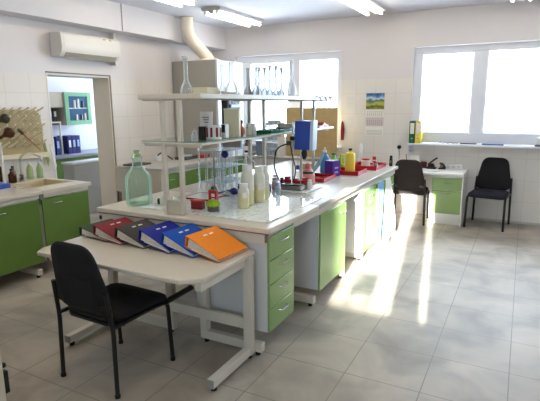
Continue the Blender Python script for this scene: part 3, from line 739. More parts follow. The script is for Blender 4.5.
t = thing('purple_box', 'purple carton with a white emblem on the island', 'carton', (-1.93, 5.10, ZB))
MB().cbox((-1.88, 5.08, ZB+.09), (.12, .13, .18), rz=-.35).build('carton_body', PURPLE, t, bevel=.003)
for dz in (.05, .10): MB().cbox((-1.88+.0615*math.cos(-.35), 5.08+.0615*math.sin(-.35), ZB+dz), (.003, .06, .018), rz=-.35).build('emblem', mat('lilac print', (190, 170, 225), .6), t)
for q, (x, y, r, h, m, lm, lb) in enumerate(((-2.02, 5.50, .036, .20, LIME, BOTGRN, 'lime green bottle right of the blue bottle'), (-1.96, 5.62, .03, .17, LIME, LIME, 'slim lime green bottle left of the yellow one'), (-1.90, 5.68, .028, .15, BOTGRN, BLACKP, 'dark green bottle with black cap beside the yellow one'))):
    jar(x, y, ZB, r, h, m, lb, lm, 'bottle', 'bottle', .022)
t = thing('yellow_bottle', 'tall yellow bottle standing in the red tray on the island', 'bottle', (-1.80, 5.47, ZB+.0085))
MB().lathe([(.055,0), (.06,.006), (.06,.19), (.052,.22), (.024,.235), (.024,.25)], (-1.80, 5.47, ZB+.0085), 22).build('bottle_body', YELLOW, t)
MB().cyl((-1.80, 5.47, ZB+.26), .022, .025, 14).build('cap', BLACKP, t)
MB().tube(fillet([(-1.862, 5.47, ZB+.20), (-1.91, 5.47, ZB+.20), (-1.91, 5.47, ZB+.09), (-1.862, 5.47, ZB+.08)], .03), .009).build('grip', YELLOW, t)
t = thing('small_plant', 'little dark leafy plant behind the yellow bottle', 'plant', (-1.98, 6.0, ZB))
MB().lathe([(.026,0), (.034,.05), (.03,.05), (0,.045)], (-1.98, 6.0, ZB), 14).build('pot', WHITE, t)
mb = MB(); rnd = random.Random(5)
for k in range(12):
    a = rnd.uniform(0, 2*PI); h = rnd.uniform(.07, .16); r = rnd.uniform(.015, .05)
    p = Vector((-1.98, 6.0, ZB+.04)); q = p + Vector((r*math.cos(a), r*math.sin(a), h))
    mb.tube([p, (p+q)/2+Vector((0,0,.02)), q, q+Vector((.012*math.cos(a), .012*math.sin(a), -.008))], [.002, .007, .012, .002], 6, .3)
mb.build('leaves', mat('dark leaf', (38, 62, 34), .6), t)
t = thing('white_canister', 'white canister with a red lid in the far red tray', 'canister', (-1.76, 5.98, ZB+.0085))
MB().lathe([(.05,0), (.056,.005), (.056,.08), (.05,.088)], (-1.76, 5.98, ZB+.0085), 20).build('body', WHITE, t)
MB().cyl((-1.76, 5.98, ZB+.096), .053, .018, 20, bev=.003).build('lid', RED, t)
MB().tube(fillet([(-1.704, 5.98, ZB+.07), (-1.66, 5.98, ZB+.065), (-1.66, 5.98, ZB+.035), (-1.704, 5.98, ZB+.03)], .02), .006).build('handle', WHITE, t)
one(MB().tube([(-1.64, 6.06, ZB+.03), (-1.62, 5.98, ZB+.04), (-1.60, 5.88, ZB+.03)], [.02, .026, .018], 12), 'dark_mouse', BLACKP, 'dark grey lump lying beside the white canister in the far red tray', 'stopper').name = 'rubber_stopper'
t = thing('measuring_cylinder', 'tall clear measuring cylinder near the far end of the island', 'cylinder', (-1.90, 6.22, ZB))
MB().lathe([(.034,0), (.034,.008), (.016,.014)], (-1.90, 6.22, ZB), 16).build('foot', ACRYL, t)
MB().lathe(hollow([(.016,.012), (.018,.02), (.018,.28), (.022,.285)]), (-1.90, 6.22, ZB), 16).build('tube', BLOWN, t)
t = thing('dispenser', 'small red and white dispenser at the far end of the island', 'dispenser', (-1.72, 6.24, ZB))
MB().cbox((-1.72, 6.24, ZB+.03), (.045, .03, .06)).build('lower_body', mat('brick red plastic', (172, 60, 44), .5), t, bevel=.004)
MB().cbox((-1.72, 6.24, ZB+.066), (.046, .031, .010)).build('band', WHITE, t)
MB().cbox((-1.72, 6.24, ZB+.095), (.045, .03, .046)).build('upper_body', mat('brick red plastic', (172, 60, 44), .5), t, bevel=.004)
t = thing('black_bottle', 'slim black bottle at the far right corner of the island', 'bottle', (-1.50, 6.24, ZB))
MB().lathe([(.02,0), (.023,.004), (.023,.085), (.019,.10), (.019,.13), (.012,.14), (0,.14)], (-1.50, 6.24, ZB), 14).build('bottle_body', BLACKP, t)
MB().cbox((-1.50, 6.2165, ZB+.06), (.02, .002, .035)).build('label', mat('olive label', (130, 120, 70), .6), t)

# ------------------------------------------------------------------ desk along the back wall
t = thing('wall_desk', 'light desk with white end panel along the back wall under the window', 'desk', (-1.35, 7.25, 0))
MB().box(-2.05, -.668, 6.95, 7.535, .715, .75).build('tabletop', WHITE, t, bevel=.005)
MB().box(-.69, -.67, 6.97, 7.53, 0, .715).build('end_panel', WHITE, t, bevel=.003)
MB().box(-2.05, -2.03, 6.97, 7.53, 0, .715).build('end_panel', WHITE, t, bevel=.003)
MB().box(-2.03, -.69, 7.50, 7.515, .30, .715).build('back_panel', WHITE, t)
t = thing('drawer_unit', 'white drawer unit with two green fronts under the right end of the back desk', 'drawer cabinet', (-.88, 7.2, .1))
MB().box(-1.085, -.695, 7.02, 7.48, .10, .712).build('carcass', WHITE, t, bevel=.003)
MB().box(-1.085, -.695, 7.06, 7.46, 0, .10).build('plinth', WHITE, t)
front(MB().box(-1.085, -.695, 7.0, 7.02, .50, .672), 'drawer', GREEN_LIT, t, (-.87, 7.0, .60), AX, (0,-1,0))
front(MB().box(-1.085, -.695, 7.0, 7.02, .165, .49), 'drawer', GREEN_LIT, t, (-.90, 7.0, .455), AX, (0,-1,0))
t = thing('drawer_unit', 'drawer unit with a green front under the left end of the back desk', 'drawer cabinet', (-1.86, 7.2, .1))
MB().box(-2.02, -1.70, 7.02, 7.48, .10, .712).build('carcass', WHITE, t, bevel=.003)
MB().box(-2.02, -1.70, 7.06, 7.46, 0, .10).build('plinth', WHITE, t)
front(MB().box(-2.02, -1.70, 7.0, 7.02, .50, .70), 'drawer', GREEN_LIT, t, (-1.86, 7.0, .62), AX, (0,-1,0))
front(MB().box(-2.02, -1.70, 7.0, 7.02, .165, .49), 'drawer', GREEN_LIT, t, (-1.86, 7.0, .455), AX, (0,-1,0))
ZD = .7505
t = thing('hole_punch', 'black hole punch with its lever raised on the back desk', 'hole punch', (-1.17, 7.36, ZD))
MB().box(-1.24, -1.10, 7.32, 7.42, ZD, ZD+.025).build('base', BLACKP, t, bevel=.004)
MB().prism([(-1.225, ZD+.025), (-1.12, ZD+.025), (-1.135, ZD+.075), (-1.20, ZD+.08)], 7.34, 7.40, 'y').build('body', BLACKP, t, bevel=.006)
MB().tube([(-1.22, 7.37, ZD+.06), (-1.15, 7.37, ZD+.12), (-1.09, 7.37, ZD+.165)], [.010, .013, .012], 10).build('lever', mat('dark brown grip', (66, 38, 26), .5), t)
t = thing('tape_dispenser', 'black tape dispenser curved like a hook right of the hole punch', 'tape dispenser', (-1.0, 7.38, ZD))
MB().prism([(-1.07, ZD), (-.97, ZD), (-.965, ZD+.02), (-.985, ZD+.06), (-1.01, ZD+.085), (-1.05, ZD+.095), (-1.06, ZD+.08), (-1.025, ZD+.06), (-1.02, ZD+.03), (-1.065, ZD+.02)], 7.35, 7.41, 'y').build('body', BLACKP, t, bevel=.003)
MB().cyl((-1.025, 7.345, ZD+.045), .022, .07, 16, 'y').build('tape_roll', mat('tape amber', (130, 112, 84), .4), t)
t = thing('pen_box', 'small dark brown box with a red edge left of the hole punch', 'box', (-1.28, 7.42, ZD))
MB().box(-1.33, -1.25, 7.38, 7.46, ZD, ZD+.09).build('box_body', mat('dark brown card', (74, 40, 32), .6), t, bevel=.003)
MB().box(-1.332, -1.322, 7.378, 7.462, ZD, ZD+.092).build('edge', RED, t)
t = thing('paper_stand', 'white upright paper stand behind the brownish lit chair', 'paper stand', (-1.43, 7.46, ZD))
MB().cbox((-1.43, 7.455, ZD+.085), (.14, .03, .17), rx=-.12).build('stand', PAPER, t, bevel=.003)
t = thing('pen_holder', 'black pen holder behind the top of the brownish lit chair', 'pen holder', (-1.54, 7.42, ZD))
MB().lathe([(.03,0), (.032,.003), (.034,.09), (.03,.09), (.028,.01), (0,.01)], (-1.54, 7.42, ZD), 16).build('cup', BLACKP, t)
MB().tube([(-1.54, 7.42, ZD+.012), (-1.555, 7.41, ZD+.19)], .005).build('pen', BLACKP, t)
t = thing('power_strip', 'white socket block with grooves on the back desk', 'socket block', (-.87, 7.46, ZD))
MB().box(-.98, -.745, 7.43, 7.50, ZD, ZD+.065).build('housing', WHITE, t, bevel=.006)
for x in (-.94, -.865, -.79): MB().cyl((x, 7.424, ZD+.034), .022, .007, 16, 'y').build('outlet', mat('pale grey plastic', (200, 204, 212), .5), t)
for k, (x, y, rz, m, lb) in enumerate(((-.88, 7.10, .1, PAPER, 'white sheets of paper at the right end of the back desk'), (-1.14, 7.12, -.2, mat('lilac paper', (188, 190, 220), .8), 'pale lilac sheets on the back desk in front of the hole punch'))):
    t = thing('paper_stack', lb, 'papers', (x, y, ZD))
    MB().cbox((x, y, ZD+.003), (.22, .17, .006), rz=rz).build('sheets', m, t)
    MB().cbox((x+.015, y+.01, ZD+.0072), (.21, .16, .002), rz=rz+.15).build('top_sheet', PAPER, t)

# window sill things
ZS = W2[2]+.0005
def sill_binder(x0, x1, m, label):
    t = thing('sill_binder', label, 'ring binder', ((x0+x1)/2, 7.49, ZS), 'binders on the window sill')
    MB().box(x0, x1, 7.40, 7.60, ZS, ZS+.33).build('cover', m, t, bevel=.003)
    MB().box(x0+.014, x1-.014, 7.3975, 7.3995, ZS+.14, ZS+.30).build('spine_label', PAPER, t)
    MB().cyl(((x0+x1)/2, 7.3965, ZS+.07), .014, .003, 16, 'y').build('finger_ring', CHROME, t)
sill_binder(-1.525, -1.438, BOTGRN, 'dark green ring binder standing at the left end of the window sill')
sill_binder(-1.434, -1.352, YELLOW, 'yellow ring binder standing beside the green one on the window sill')
t = thing('cable', 'thin dark cable tangled on the window sill', 'cable', (-.85, 7.46, ZS))
pts = [(-1.10+.011*i, 7.46+.05*math.sin(i*.9), ZS+.008+.012*abs(math.sin(i*.55))) for i in range(26)]
MB().tube(pts, .004, 8).build('cord', mat('dark blue grey cable', (70, 78, 110), .5), t)
MB().tube([(-.80, 7.43, ZS+.012), (-.58, 7.45, ZS+.014)], .009).build('plug_lead', mat('slate plastic', (80, 84, 100), .5), t)
t = thing('flat_case', 'flat blue case lying on the sill under the window mullion', 'case', (-.37, 7.46, ZS))
MB().box(-.51, -.23, 7.42, 7.50, ZS, ZS+.016).build('case_body', mat('steel blue plastic', (66, 98, 158), .5), t, bevel=.004)
MB().box(-.51, -.23, 7.42, 7.50, ZS+.016, ZS+.022).build('lid', mat('pale steel blue plastic', (120, 146, 190), .5), t, bevel=.002)
t = thing('flat_case', 'dark case on the sill cut by the right edge of the picture', 'case', (.28, 7.46, ZS))
MB().box(.15, .42, 7.42, 7.52, ZS, ZS+.02).build('case_body', mat('slate blue plastic', (58, 70, 110), .5), t, bevel=.004)
MB().box(.17, .40, 7.44, 7.52, ZS+.02, ZS+.12).build('white_bag', WHITE, t, bevel=.02)
# things on the back wall
t = thing('wall_calendar', 'three month wall calendar with a landscape picture on the back wall', 'calendar', (-2.10, YB, 1.19))
yb = YB-.004
MB().box(-2.245, -1.955, yb-.002, yb+.002, 1.19, 1.865).build('backing', mat('calendar card', (222, 216, 208), .7), t)
def landscape():
    m = mat('landscape print', (120, 140, 90), .5)
    N, L = m.node_tree.nodes, m.node_tree.links; b = N['Principled BSDF']
    tc = N.new('ShaderNodeTexCoord'); sp = N.new('ShaderNodeSeparateXYZ'); L.new(tc.outputs['Object'], sp.inputs[0])
    n = N.new('ShaderNodeTexNoise'); n.inputs['Scale'].default_value = 14; n.inputs['Detail'].default_value = 5; L.new(tc.outputs['Object'], n.inputs['Vector'])
    z = node_math(N, L, 'SUBTRACT', sp.outputs[2], .43)
    z = node_math(N, L, 'DIVIDE', z, .24)
    z = node_math(N, L, 'ADD', z, node_math(N, L, 'MULTIPLY', node_math(N, L, 'SUBTRACT', n.outputs['Fac'], .5), .5))
    r = N.new('ShaderNodeValToRGB'); e = r.color_ramp.elements
    e[0].position = 0; e[0].color = lin((150, 150, 60)) + (1,); e[1].position = 1; e[1].color = lin((30, 70, 130)) + (1,)
    for p, c in ((.15, (70, 90, 40)), (.3, (190, 180, 80)), (.48, (120, 140, 60)), (.56, (60, 100, 110)), (.7, (200, 215, 225)), (.82, (90, 140, 190))):
        k = e.new(p); k.color = lin(c) + (1,)
    L.new(z, r.inputs['Fac']); L.new(r.outputs['Color'], b.inputs['Base Color'])
    return m
MB().box(-2.245, -1.955, yb-.006, yb-.002, 1.62, 1.865).build('picture', landscape(), t)
INK = mat('grey calendar ink', (150, 148, 150), .8)
for z0, z1, m in ((1.50, 1.605, PAPER), (1.36, 1.49, mat('pinkish calendar sheet', (206, 194, 194), .8)), (1.205, 1.35, PAPER)):
    sh = MB().box(-2.24, -1.96, yb-.005, yb-.002, z0, z1).build('month_sheet', m, t)
    mb = MB()
    for r in range(4):
        for c in range(8):
            mb.box(-2.22+c*.032, -2.205+c*.032, yb-.0058, yb-.005, z0+.012+r*.021, z0+.022+r*.021)
    mb.build('day_print', INK, sh)
for x0, x1, z0, z1, lb in ((-2.58, -2.42, 1.60, 1.83, 'upper faint sheet of paper on the back wall left of the calendar'), (-2.56, -2.40, 1.30, 1.52, 'lower faint sheet of paper on the back wall left of the calendar')):
    t = thing('wall_sheet', lb, 'paper', ((x0+x1)/2, YB, z0))
    MB().box(x0, x1, YB-.004, YB-.001, z0, z1).build('sheet', mat('translucent paper', (222, 218, 216), .7), t)
    mb = MB()
    for k in range(6): mb.box(x0+.02, x1-.03-.01*(k % 3), YB-.0048, YB-.004, z1-.04-k*.028, z1-.034-k*.028)
    mb.build('text_line', mat('faint print', (205, 202, 204), .8), t)
t = thing('oven_glove', 'dark red glove hanging on the back wall beside the tan board', 'glove', (-2.62, 7.5, 1.12))
MB().prism([(-2.645, 1.12), (-2.60, 1.12), (-2.59, 1.30), (-2.605, 1.40), (-2.625, 1.44), (-2.64, 1.40), (-2.65, 1.28)], 7.51, 7.545, 'y').build('glove_body', mat('dark red cloth', (126, 26, 34), .9), t, bevel=.010)
MB().tube([(-2.622, 7.53, 1.43), (-2.622, 7.535, 1.47)], .004).build('loop', WHITE, t)
t = thing('wall_plug', 'black plug with a short cord in the back wall left of the window sill', 'plug', (-1.69, 7.52, 1.0))
MB().cyl((-1.69, 7.505, 1.04), .03, .04, 16, 'y', .004).build('plug_body', BLACKP, t)
MB().tube([(-1.69, 7.52, 1.02), (-1.688, 7.535, .92), (-1.69, 7.54, .85)], .004).build('cord', BLACKP, t)
t = thing('wall_switch', 'pale grey double switch plate on the wall below the green sill binder', 'switch', (-1.51, 7.54, .95))
MB().box(-1.555, -1.475, 7.535, 7.549, .96, 1.08).build('plate', mat('pale grey plastic', (200, 204, 212), .5), t, bevel=.004)
for z in (.995, 1.045): MB().box(-1.54, -1.49, 7.53, 7.535, z-.018, z+.018).build('rocker', mat('blue grey plastic', (172, 178, 200), .5), t, bevel=.003)

# ------------------------------------------------------------------ low bench and things by the left window
t = thing('window_bench', 'low pale bench under the left window behind the island', 'bench', (-3.3, 7.2, 0))
MB().box(-4.0, -2.60, 6.92, 7.42, .83, .865).build('worktop', GREYLAM, t, bevel=.004)
MB().box(-3.98, -2.62, 6.97, 7.40, .10, .83).build('carcass', CARCASS, t, bevel=.003)
for k in range(3):
    x0 = -3.975+k*.452
    front(MB().box(x0, x0+.446, 6.952, 6.97, .105, .825), 'door', WHITE, t, (x0+.22, 6.952, .74), AX, (0,-1,0))
MB().box(-3.96, -2.64, 7.0, 7.38, 0, .10).build('plinth', STEEL, t)
t = thing('tan_board', 'big tan fibreboard panel standing in front of the left window', 'board', (-3.06, 7.2, .866))
MB().box(-3.49, -2.60, 7.20, 7.22, .866, 1.65).build('panel', TAN, t, bevel=.003)
MB().box(-3.46, -2.63, 7.22, 7.26, .866, .91).build('foot_batten', mat('raw wood', (170, 140, 92), .7), t)
t = thing('storage_rack', 'white five tier rack in front of the window left of the tan board', 'rack', (-3.58, 7.1, .866))
for x in (-3.74, -3.51):
    MB().box(x-.008, x+.008, 6.94, 7.18, .866, 1.42).build('side_panel', WHITE, t)
for k in range(5):
    sh = MB().box(-3.732, -3.518, 6.94, 7.18, .874+k*.125, .884+k*.125).build('shelf', WHITE, t)
    for q in range(3):
        MB().cbox((-3.69+.066*q, 7.04, .885+k*.125+.035), (.05, .16, .07)).build('tube_box', mat('bluish grey carton', (176, 188, 206), .7), sh, bevel=.004)
t = thing('grey_bin', 'blue grey plastic bin left of the white rack by the window', 'bin', (-3.87, 7.05, .866))
MB().prism([(-3.93, .866), (-3.80, .866), (-3.785, 1.10), (-3.945, 1.10)], 6.98, 7.14, 'y').build('bin_body', mat('blue grey plastic bin', (112, 126, 144), .5), t, bevel=.006)
MB().box(-3.95, -3.78, 6.97, 7.15, 1.10, 1.115).build('lid', mat('pale steel blue plastic', (120, 146, 190), .5), t, bevel=.004)
# ------------------------------------------------------------------ left wall bench with sink
BX = -4.18
t = thing('sink_worktop', 'white worktop with a cut out for the sink on the left wall bench', 'worktop', (-4.65, 3.4, .845))
SX0, SX1, SY0, SY1 = -4.83, -4.40, 3.16, 3.60
MB().box(-5.13, BX, 3.085, SY0, .845, .88).box(-5.13, BX, SY1, 3.69, .845, .88).box(-5.13, SX0, SY0, SY1, .845, .88).box(SX1, BX, SY0, SY1, .845, .88).build('top_board', LAMIN, t)
t = thing('sink', 'beige ceramic sink let into the left wall bench', 'sink', (-4.62, 3.38, .7))
mb = MB(); e = .002
mb.box(SX0+e, SX1-e, SY0+e, SY1-e, .74, .752).box(SX0+e, SX0+.012, SY0+e, SY1-e, .752, .879).box(SX1-.012, SX1-e, SY0+e, SY1-e, .752, .879).box(SX0+.012, SX1-.012, SY0+e, SY0+.012, .752, .879).box(SX0+.012, SX1-.012, SY1-.012, SY1-e, .752, .879)
mb.build('basin', mat('beige ceramic', (206, 192, 158), .2), t)
mb = MB(); x0, x1, y0, y1 = SX0-.025, SX1+.025, SY0-.025, SY1+.025
mb.box(x0, x1, y0, SY0+.006, .8805, .887).box(x0, x1, SY1-.006, y1, .8805, .887).box(x0, SX0+.006, SY0+.006, SY1-.006, .8805, .887).box(SX1-.006, x1, SY0+.006, SY1-.006, .8805, .887)
mb.build('sink_rim', mat('cream ceramic', (222, 212, 186), .2), t, bevel=.002)
MB().cyl((-4.62, 3.38, .7525), .028, .003, 16).build('drain', STEEL, t)
t = thing('bench_worktop', 'white worktop of the left wall bench at the left edge of the picture', 'worktop', (-4.65, 2.0, .845))
MB().box(-5.13, BX, .9, 3.078, .845, .88).build('top_board', LAMIN, t, bevel=.004)
t = thing('steel_underframe', 'steel rail and feet under the left wall bench', 'bench frame', (-4.6, 2.9, 0))
MB().box(-4.225, -4.20, .95, 3.05, .80, .843).build('front_rail', FRAMEM, t, bevel=.003)
MB().box(-4.225, -4.20, 3.10, 3.66, .80, .843).build('front_rail', FRAMEM, t, bevel=.003)
MB().box(-4.23, -4.195, 3.05, 3.10, .785, .843).build('rail_joint', STEEL, t, bevel=.003)
for y in (1.2, 2.95):
    MB().box(-4.84, -4.78, y, y+.05, .09, .80).build('leg', FRAMEM, t, bevel=.004)
    ft = MB().box(-4.84, -4.19, y, y+.05, .03, .09).build('foot', FRAMEM, t, bevel=.004)
    for xx in (-4.23, -4.80): MB().cyl((xx, y+.025, 0), .018, .03, 12).build('levelling_foot', RUBBER, ft)
for y0, y1, hy, hz, lb in ((3.075, 3.66, 3.24, .735, 'green base cabinet under the sink, right of the two on the left wall'), (2.30, 3.045, 2.62, .735, 'green base cabinet at the left edge of the picture under the wall bench')):
    t = thing('base_cabinet', lb, 'cabinet', (-4.5, (y0+y1)/2, .15))
    MB().box(-4.74, -4.218, y0, y1, .15, .735 if y0 > 3 else .795).build('carcass', CARCASS, t, bevel=.003)
    front(MB().box(-4.218, -4.20, y0+.003, y1-.003, .15, .79), 'door', GREEN_SHADED, t, (-4.20, hy, hz), AY)
ZK = .8805
t = thing('faucet', 'chrome gooseneck tap behind the sink', 'tap', (-4.90, 3.37, ZK))
MB().cyl((-4.90, 3.37, ZK), .03, .02, 18, bev=.004).build('base', CHROME, t)
MB().cyl((-4.90, 3.37, ZK+.02), .022, .06, 16, bev=.003).build('valve_body', mat('dark grey plastic', (60, 62, 66), .4), t)
MB().tube(fillet([(-4.90, 3.37, ZK+.08), (-4.90, 3.37, ZK+.28), (-4.84, 3.44, ZK+.33), (-4.76, 3.53, ZK+.27), (-4.76, 3.53, ZK+.21)], .07, 8), .011, 12).build('spout', CHROME, t)
MB().tube([(-4.89, 3.35, ZK+.055), (-4.84, 3.31, ZK+.07)], .008).build('lever', CHROME, t)
t = thing('water_pipe', 'white upright supply pipe at the left edge of the wall bench', 'pipe', (-4.86, 3.14, ZK))
MB().cyl((-4.86, 3.14, ZK), .024, .02, 16, bev=.003).build('base', WHITE, t)
MB().cyl((-4.86, 3.14, ZK+.02), .014, .36, 14).build('pipe', WHITE, t)
MB().tube(fillet([(-4.86, 3.14, ZK+.37), (-4.86, 3.14, ZK+.42), (-4.80, 3.10, ZK+.44)], .03), .013).build('spout', WHITE, t)
def dish_bottle(x, y, lb):
    t = thing('soap_bottle', lb, 'bottle', (x, y, ZK), 'green soap bottles')
    MB().lathe([(.032,0), (.036,.005), (.036,.10), (.026,.14), (.013,.155), (.013,.17)], (x, y, ZK), 18).build('bottle_body', mat('green soap', (186, 212, 150), .15, trans=.55), t)
    MB().lathe([(.016,.168), (.016,.19), (.006,.195), (.006,.215), (0,.215)], (x, y, ZK), 12).build('cap', WHITE, t)
dish_bottle(-5.02, 3.56, 'green soap bottle behind the tap, left of the two')
dish_bottle(-4.98, 3.66, 'green soap bottle behind the tap, right of the two')
for x, y, r, h, lb in ((-4.93, 3.28, .042, .15, 'brown glass bottle left of the tap'), (-4.98, 3.19, .038, .18, 'taller dark bottle at the far left of the wall bench'), (-5.06, 3.38, .03, .16, 'slim dark brown bottle behind the tap')):
    t = thing('brown_bottle', lb, 'bottle', (x, y, ZK), 'brown glass bottles by the tap')
    MB().lathe([(r*.92,0), (r,.005), (r,h*.6), (r*.45,h*.8), (r*.42,h*.92)], (x, y, ZK), 18).build('bottle_body', AMBER, t)
    MB().cyl((x, y, ZK+h*.92), r*.5, h*.12, 14).build('cap', BLACKP, t)
t = thing('vial_rack', 'blue rack of small vials at the left edge of the wall bench', 'rack', (-4.72, 3.0, ZK))
MB().box(-4.79, -4.64, 2.90, 3.06, ZK, ZK+.045).build('rack_body', BLUE, t, bevel=.004)
for i in range(3):
    for j in range(2): MB().cyl((-4.765+.05*i, 2.95+.07*j, ZK+.045), .012, .012, 12).build('vial_cap', mat('pale blue cap', (150, 180, 220), .4), t)
t = thing('sponge', 'yellow sponge lying by the tap', 'sponge', (-4.84, 3.22, ZK))
t.location.z = .8875
MB().cbox((-4.86, 3.10, .8995-.007), (.05, .09, .022), rz=.4).build('foam', mat('sponge yellow', (214, 186, 84), .9, noise=.15, nscale=120), t, bevel=.004)
# drying rack on the wall
t = thing('drying_rack', 'tan drying rack with rows of slanting pegs on the left wall above the sink', 'drying rack', (XW+.03, 3.4, 1.13))
MB().prism([(2.95, 1.18), (3.83, 1.16), (3.86, 1.40), (3.84, 1.60), (3.78, 1.66), (2.95, 1.68)], XW+.002, XW+.028, 'x').build('board', PEGT, t, bevel=.004)
MB().prism([(2.95, 1.13), (3.87, 1.10), (3.87, 1.16), (2.95, 1.18)], XW+.002, XW+.09, 'x').build('drip_tray', mat('ivory plastic', (212, 202, 172), .5), t, bevel=.004)
mb = MB()
for r in range(5):
    for c in range(9):
        y = 3.02 + c*.095 + (.045 if r % 2 else 0); z = 1.25 + r*.095
        if y < 3.81: mb.tube([(XW+.026, y, z), (XW+.12, y+.05, z+.065)], [.014, .010], 7)
mb.build('peg', mat('ivory peg plastic', (226, 220, 200), .4), t)['kind'] = 'stuff'
def hang_flask(y, z, m, lb, r=.05):
    t = thing('hanging_flask', lb, 'flask', (XW+.1, y, z), 'flasks upside down on the drying rack')
    mb = MB(); mb.lathe([(r*.3,.0), (r*.28,r*1.0), (r,r*1.9), (r,r*2.4), (r*.6,r*2.9), (0,r*2.95)], (0,0,0), 18)
    M = Matrix.Translation((XW+.075, y, z)) @ Matrix.Rotation(-.9,4,'X') @ Matrix.Rotation(.7,4,'Y')
    for v in mb.bm.verts: v.co = M @ v.co
    mb.build('flask_body', m, t)
hang_flask(3.24, 1.52, mat('smoked glass', (70, 64, 52), .1, trans=.5), 'smoky flask hanging on the drying rack at the left edge, upper one', .055)
hang_flask(3.26, 1.36, AMBER, 'brown flask hanging on the drying rack, lower one', .06)
t = thing('tongs', 'red brown handled brush hanging across the drying rack', 'brush', (XW+.13, 3.55, 1.3)); t.name = 'bottle_brush'
MB().tube([(XW+.125, 3.52, 1.40), (XW+.13, 3.66, 1.26), (XW+.13, 3.72, 1.20)], [.010, .007, .006], 8).build('brush_handle', mat('red brown wood', (150, 78, 46), .6), t)
MB().tube([(XW+.125, 3.47, 1.45), (XW+.125, 3.52, 1.40)], [.016, .018], 10).build('bristles', mat('dark bristle', (60, 50, 40), .9), t)
for k, (y, z) in enumerate(((3.86, 1.18), (3.94, 1.10))):
    w = ('upper', 'lower')[k]
    one(MB().prism([(y-.03, z+.14), (y+.01, z+.10), (y+.045, z-.12), (y+.02, z-.20), (y-.0, z-.06)], XW+.022+.02*k, XW+.034+.02*k, 'x'), 'hanging_cloth', mat('grey green cloth', (150, 158, 90), .9) if k == 0 else mat('white cotton cloth', (232, 232, 228), .9), ('green grey rag' if k == 0 else 'white pointed cloth') + ' hanging at the right edge of the drying rack', 'cloth', bevel=.004)

# ------------------------------------------------------------------ air conditioner
t = thing('air_conditioner', 'white split air conditioner above the doorway', 'air conditioner', (XW, 4.6, 2.3))
MB().prism([(XW+.001, 2.29), (XW+.14, 2.29), (XW+.19, 2.345), (XW+.205, 2.40), (XW+.20, 2.55), (XW+.17, 2.575), (XW+.001, 2.575)], 4.09, 5.04, 'y').build('body', mat('ivory white plastic', (226, 225, 220), .35), t, bevel=.008)
MB().prism([(XW+.143, 2.292), (XW+.1895, 2.343), (XW+.194, 2.339), (XW+.147, 2.288)], 4.16, 4.98, 'y').build('louver', mat('grey louver', (176, 172, 160), .5), t)
MB().prism([(XW+.206, 2.41), (XW+.203, 2.54), (XW+.2055, 2.54), (XW+.2085, 2.41)], 4.13, 5.0, 'y').build('front_panel', mat('ivory white plastic', (226, 225, 220), .35), t)
for y in (4.76, 4.86): MB().cbox((XW+.208, y, 2.545), (.006, .035, .012)).build('status_label', mat('gold label', (170, 150, 90), .4), t)
MB().box(XW+.001, XW+.09, 5.045, 5.09, 2.25, 2.675).build('pipe_cover', mat('ivory white plastic', (226, 225, 220), .35), t, bevel=.006)

# ------------------------------------------------------------------ bench beyond the doorway on the left wall + fume hood
t = thing('side_bench', 'bench with beige side panel and green doors right of the doorway', 'bench', (-4.65, 6.1, 0))
MB().box(-4.95, BX, 4.86, 7.45, .845, .88).build('worktop', GREYLAM, t, bevel=.004)
MB().box(-4.93, -4.20, 4.87, 4.90, .06, .845).build('side_panel', mat('beige side panel', (198, 188, 168), .5), t, bevel=.003)
MB().box(-5.10, -4.95, 4.95, 7.45, .5, .86).build('service_duct', mat('beige side panel', (198, 188, 168), .5), t)
MB().box(-4.90, -4.22, 4.905, 7.43, .12, .80).build('carcass', CARCASS, t)
MB().box(-4.88, -4.26, 4.95, 7.40, 0, .12).build('plinth', STEEL, t)
MB().box(-4.225, -4.20, 4.90, 7.43, .80, .843).build('front_rail', mat('grey rail', (170, 172, 170), .4), t)
for k in range(4):
    y0 = 4.95+k*.62
    front(MB().box(-4.22, -4.20, y0, y0+.61, .13, .785), 'door', GREEN_SHADED, t, (-4.20, y0+.12, .71), AY)
t = thing('fume_hood', 'tall beige fume hood with glazed front on the left bench', 'fume hood', (-4.7, 6.7, .881))
HOOD = mat('hood grey beige', (164, 160, 150), .55)
MB().box(-5.12, -5.09, 6.35, 7.12, .881, 2.39).build('back_panel', HOOD, t)
MB().box(-5.09, -4.29, 6.35, 6.375, .881, 2.39).build('side_panel', HOOD, t, bevel=.003)
MB().box(-5.09, -4.29, 7.095, 7.12, .881, 2.39).build('side_panel', HOOD, t)
MB().box(-5.09, -4.29, 6.375, 7.095, 2.36, 2.39).build('top_panel', HOOD, t)
MB().box(-5.09, -4.29, 6.375, 7.095, .881, .90).build('base_panel', HOOD, t)
WFR = mat('white sash frame', (192, 198, 210), .45)
MB().box(-4.29, -4.255, 6.35, 6.42, .881, 2.39).box(-4.29, -4.255, 7.05, 7.12, .881, 2.39).box(-4.29, -4.255, 6.42, 7.05, 1.95, 2.39).box(-4.29, -4.255, 6.42, 7.05, .881, .95).build('front_frame', WFR, t, bevel=.003)
sash = MB().box(-4.282, -4.262, 6.42, 6.46, 1.35, 1.95).box(-4.282, -4.262, 7.01, 7.05, 1.35, 1.95).box(-4.282, -4.262, 6.46, 7.01, 1.35, 1.39).box(-4.282, -4.262, 6.46, 7.01, 1.91, 1.95).build('sash_frame', WFR, t)
MB().box(-4.275, -4.269, 6.46, 7.01, 1.39, 1.91).build('sash_pane', GLAZE, sash)
MB().box(-4.262, -4.245, 6.72, 7.03, 1.66, 1.71).box(-4.262, -4.245, 6.98, 7.03, 1.46, 1.66).build('control_strip', mat('steel blue control', (72, 92, 140), .4), t, bevel=.003)
t = thing('ventilation_duct', 'cream ventilation pipe bending from the fume hood up to the ceiling', 'duct', (-4.6, 6.55, 2.39))
DUCT = mat('cream duct', (226, 218, 204), .45)
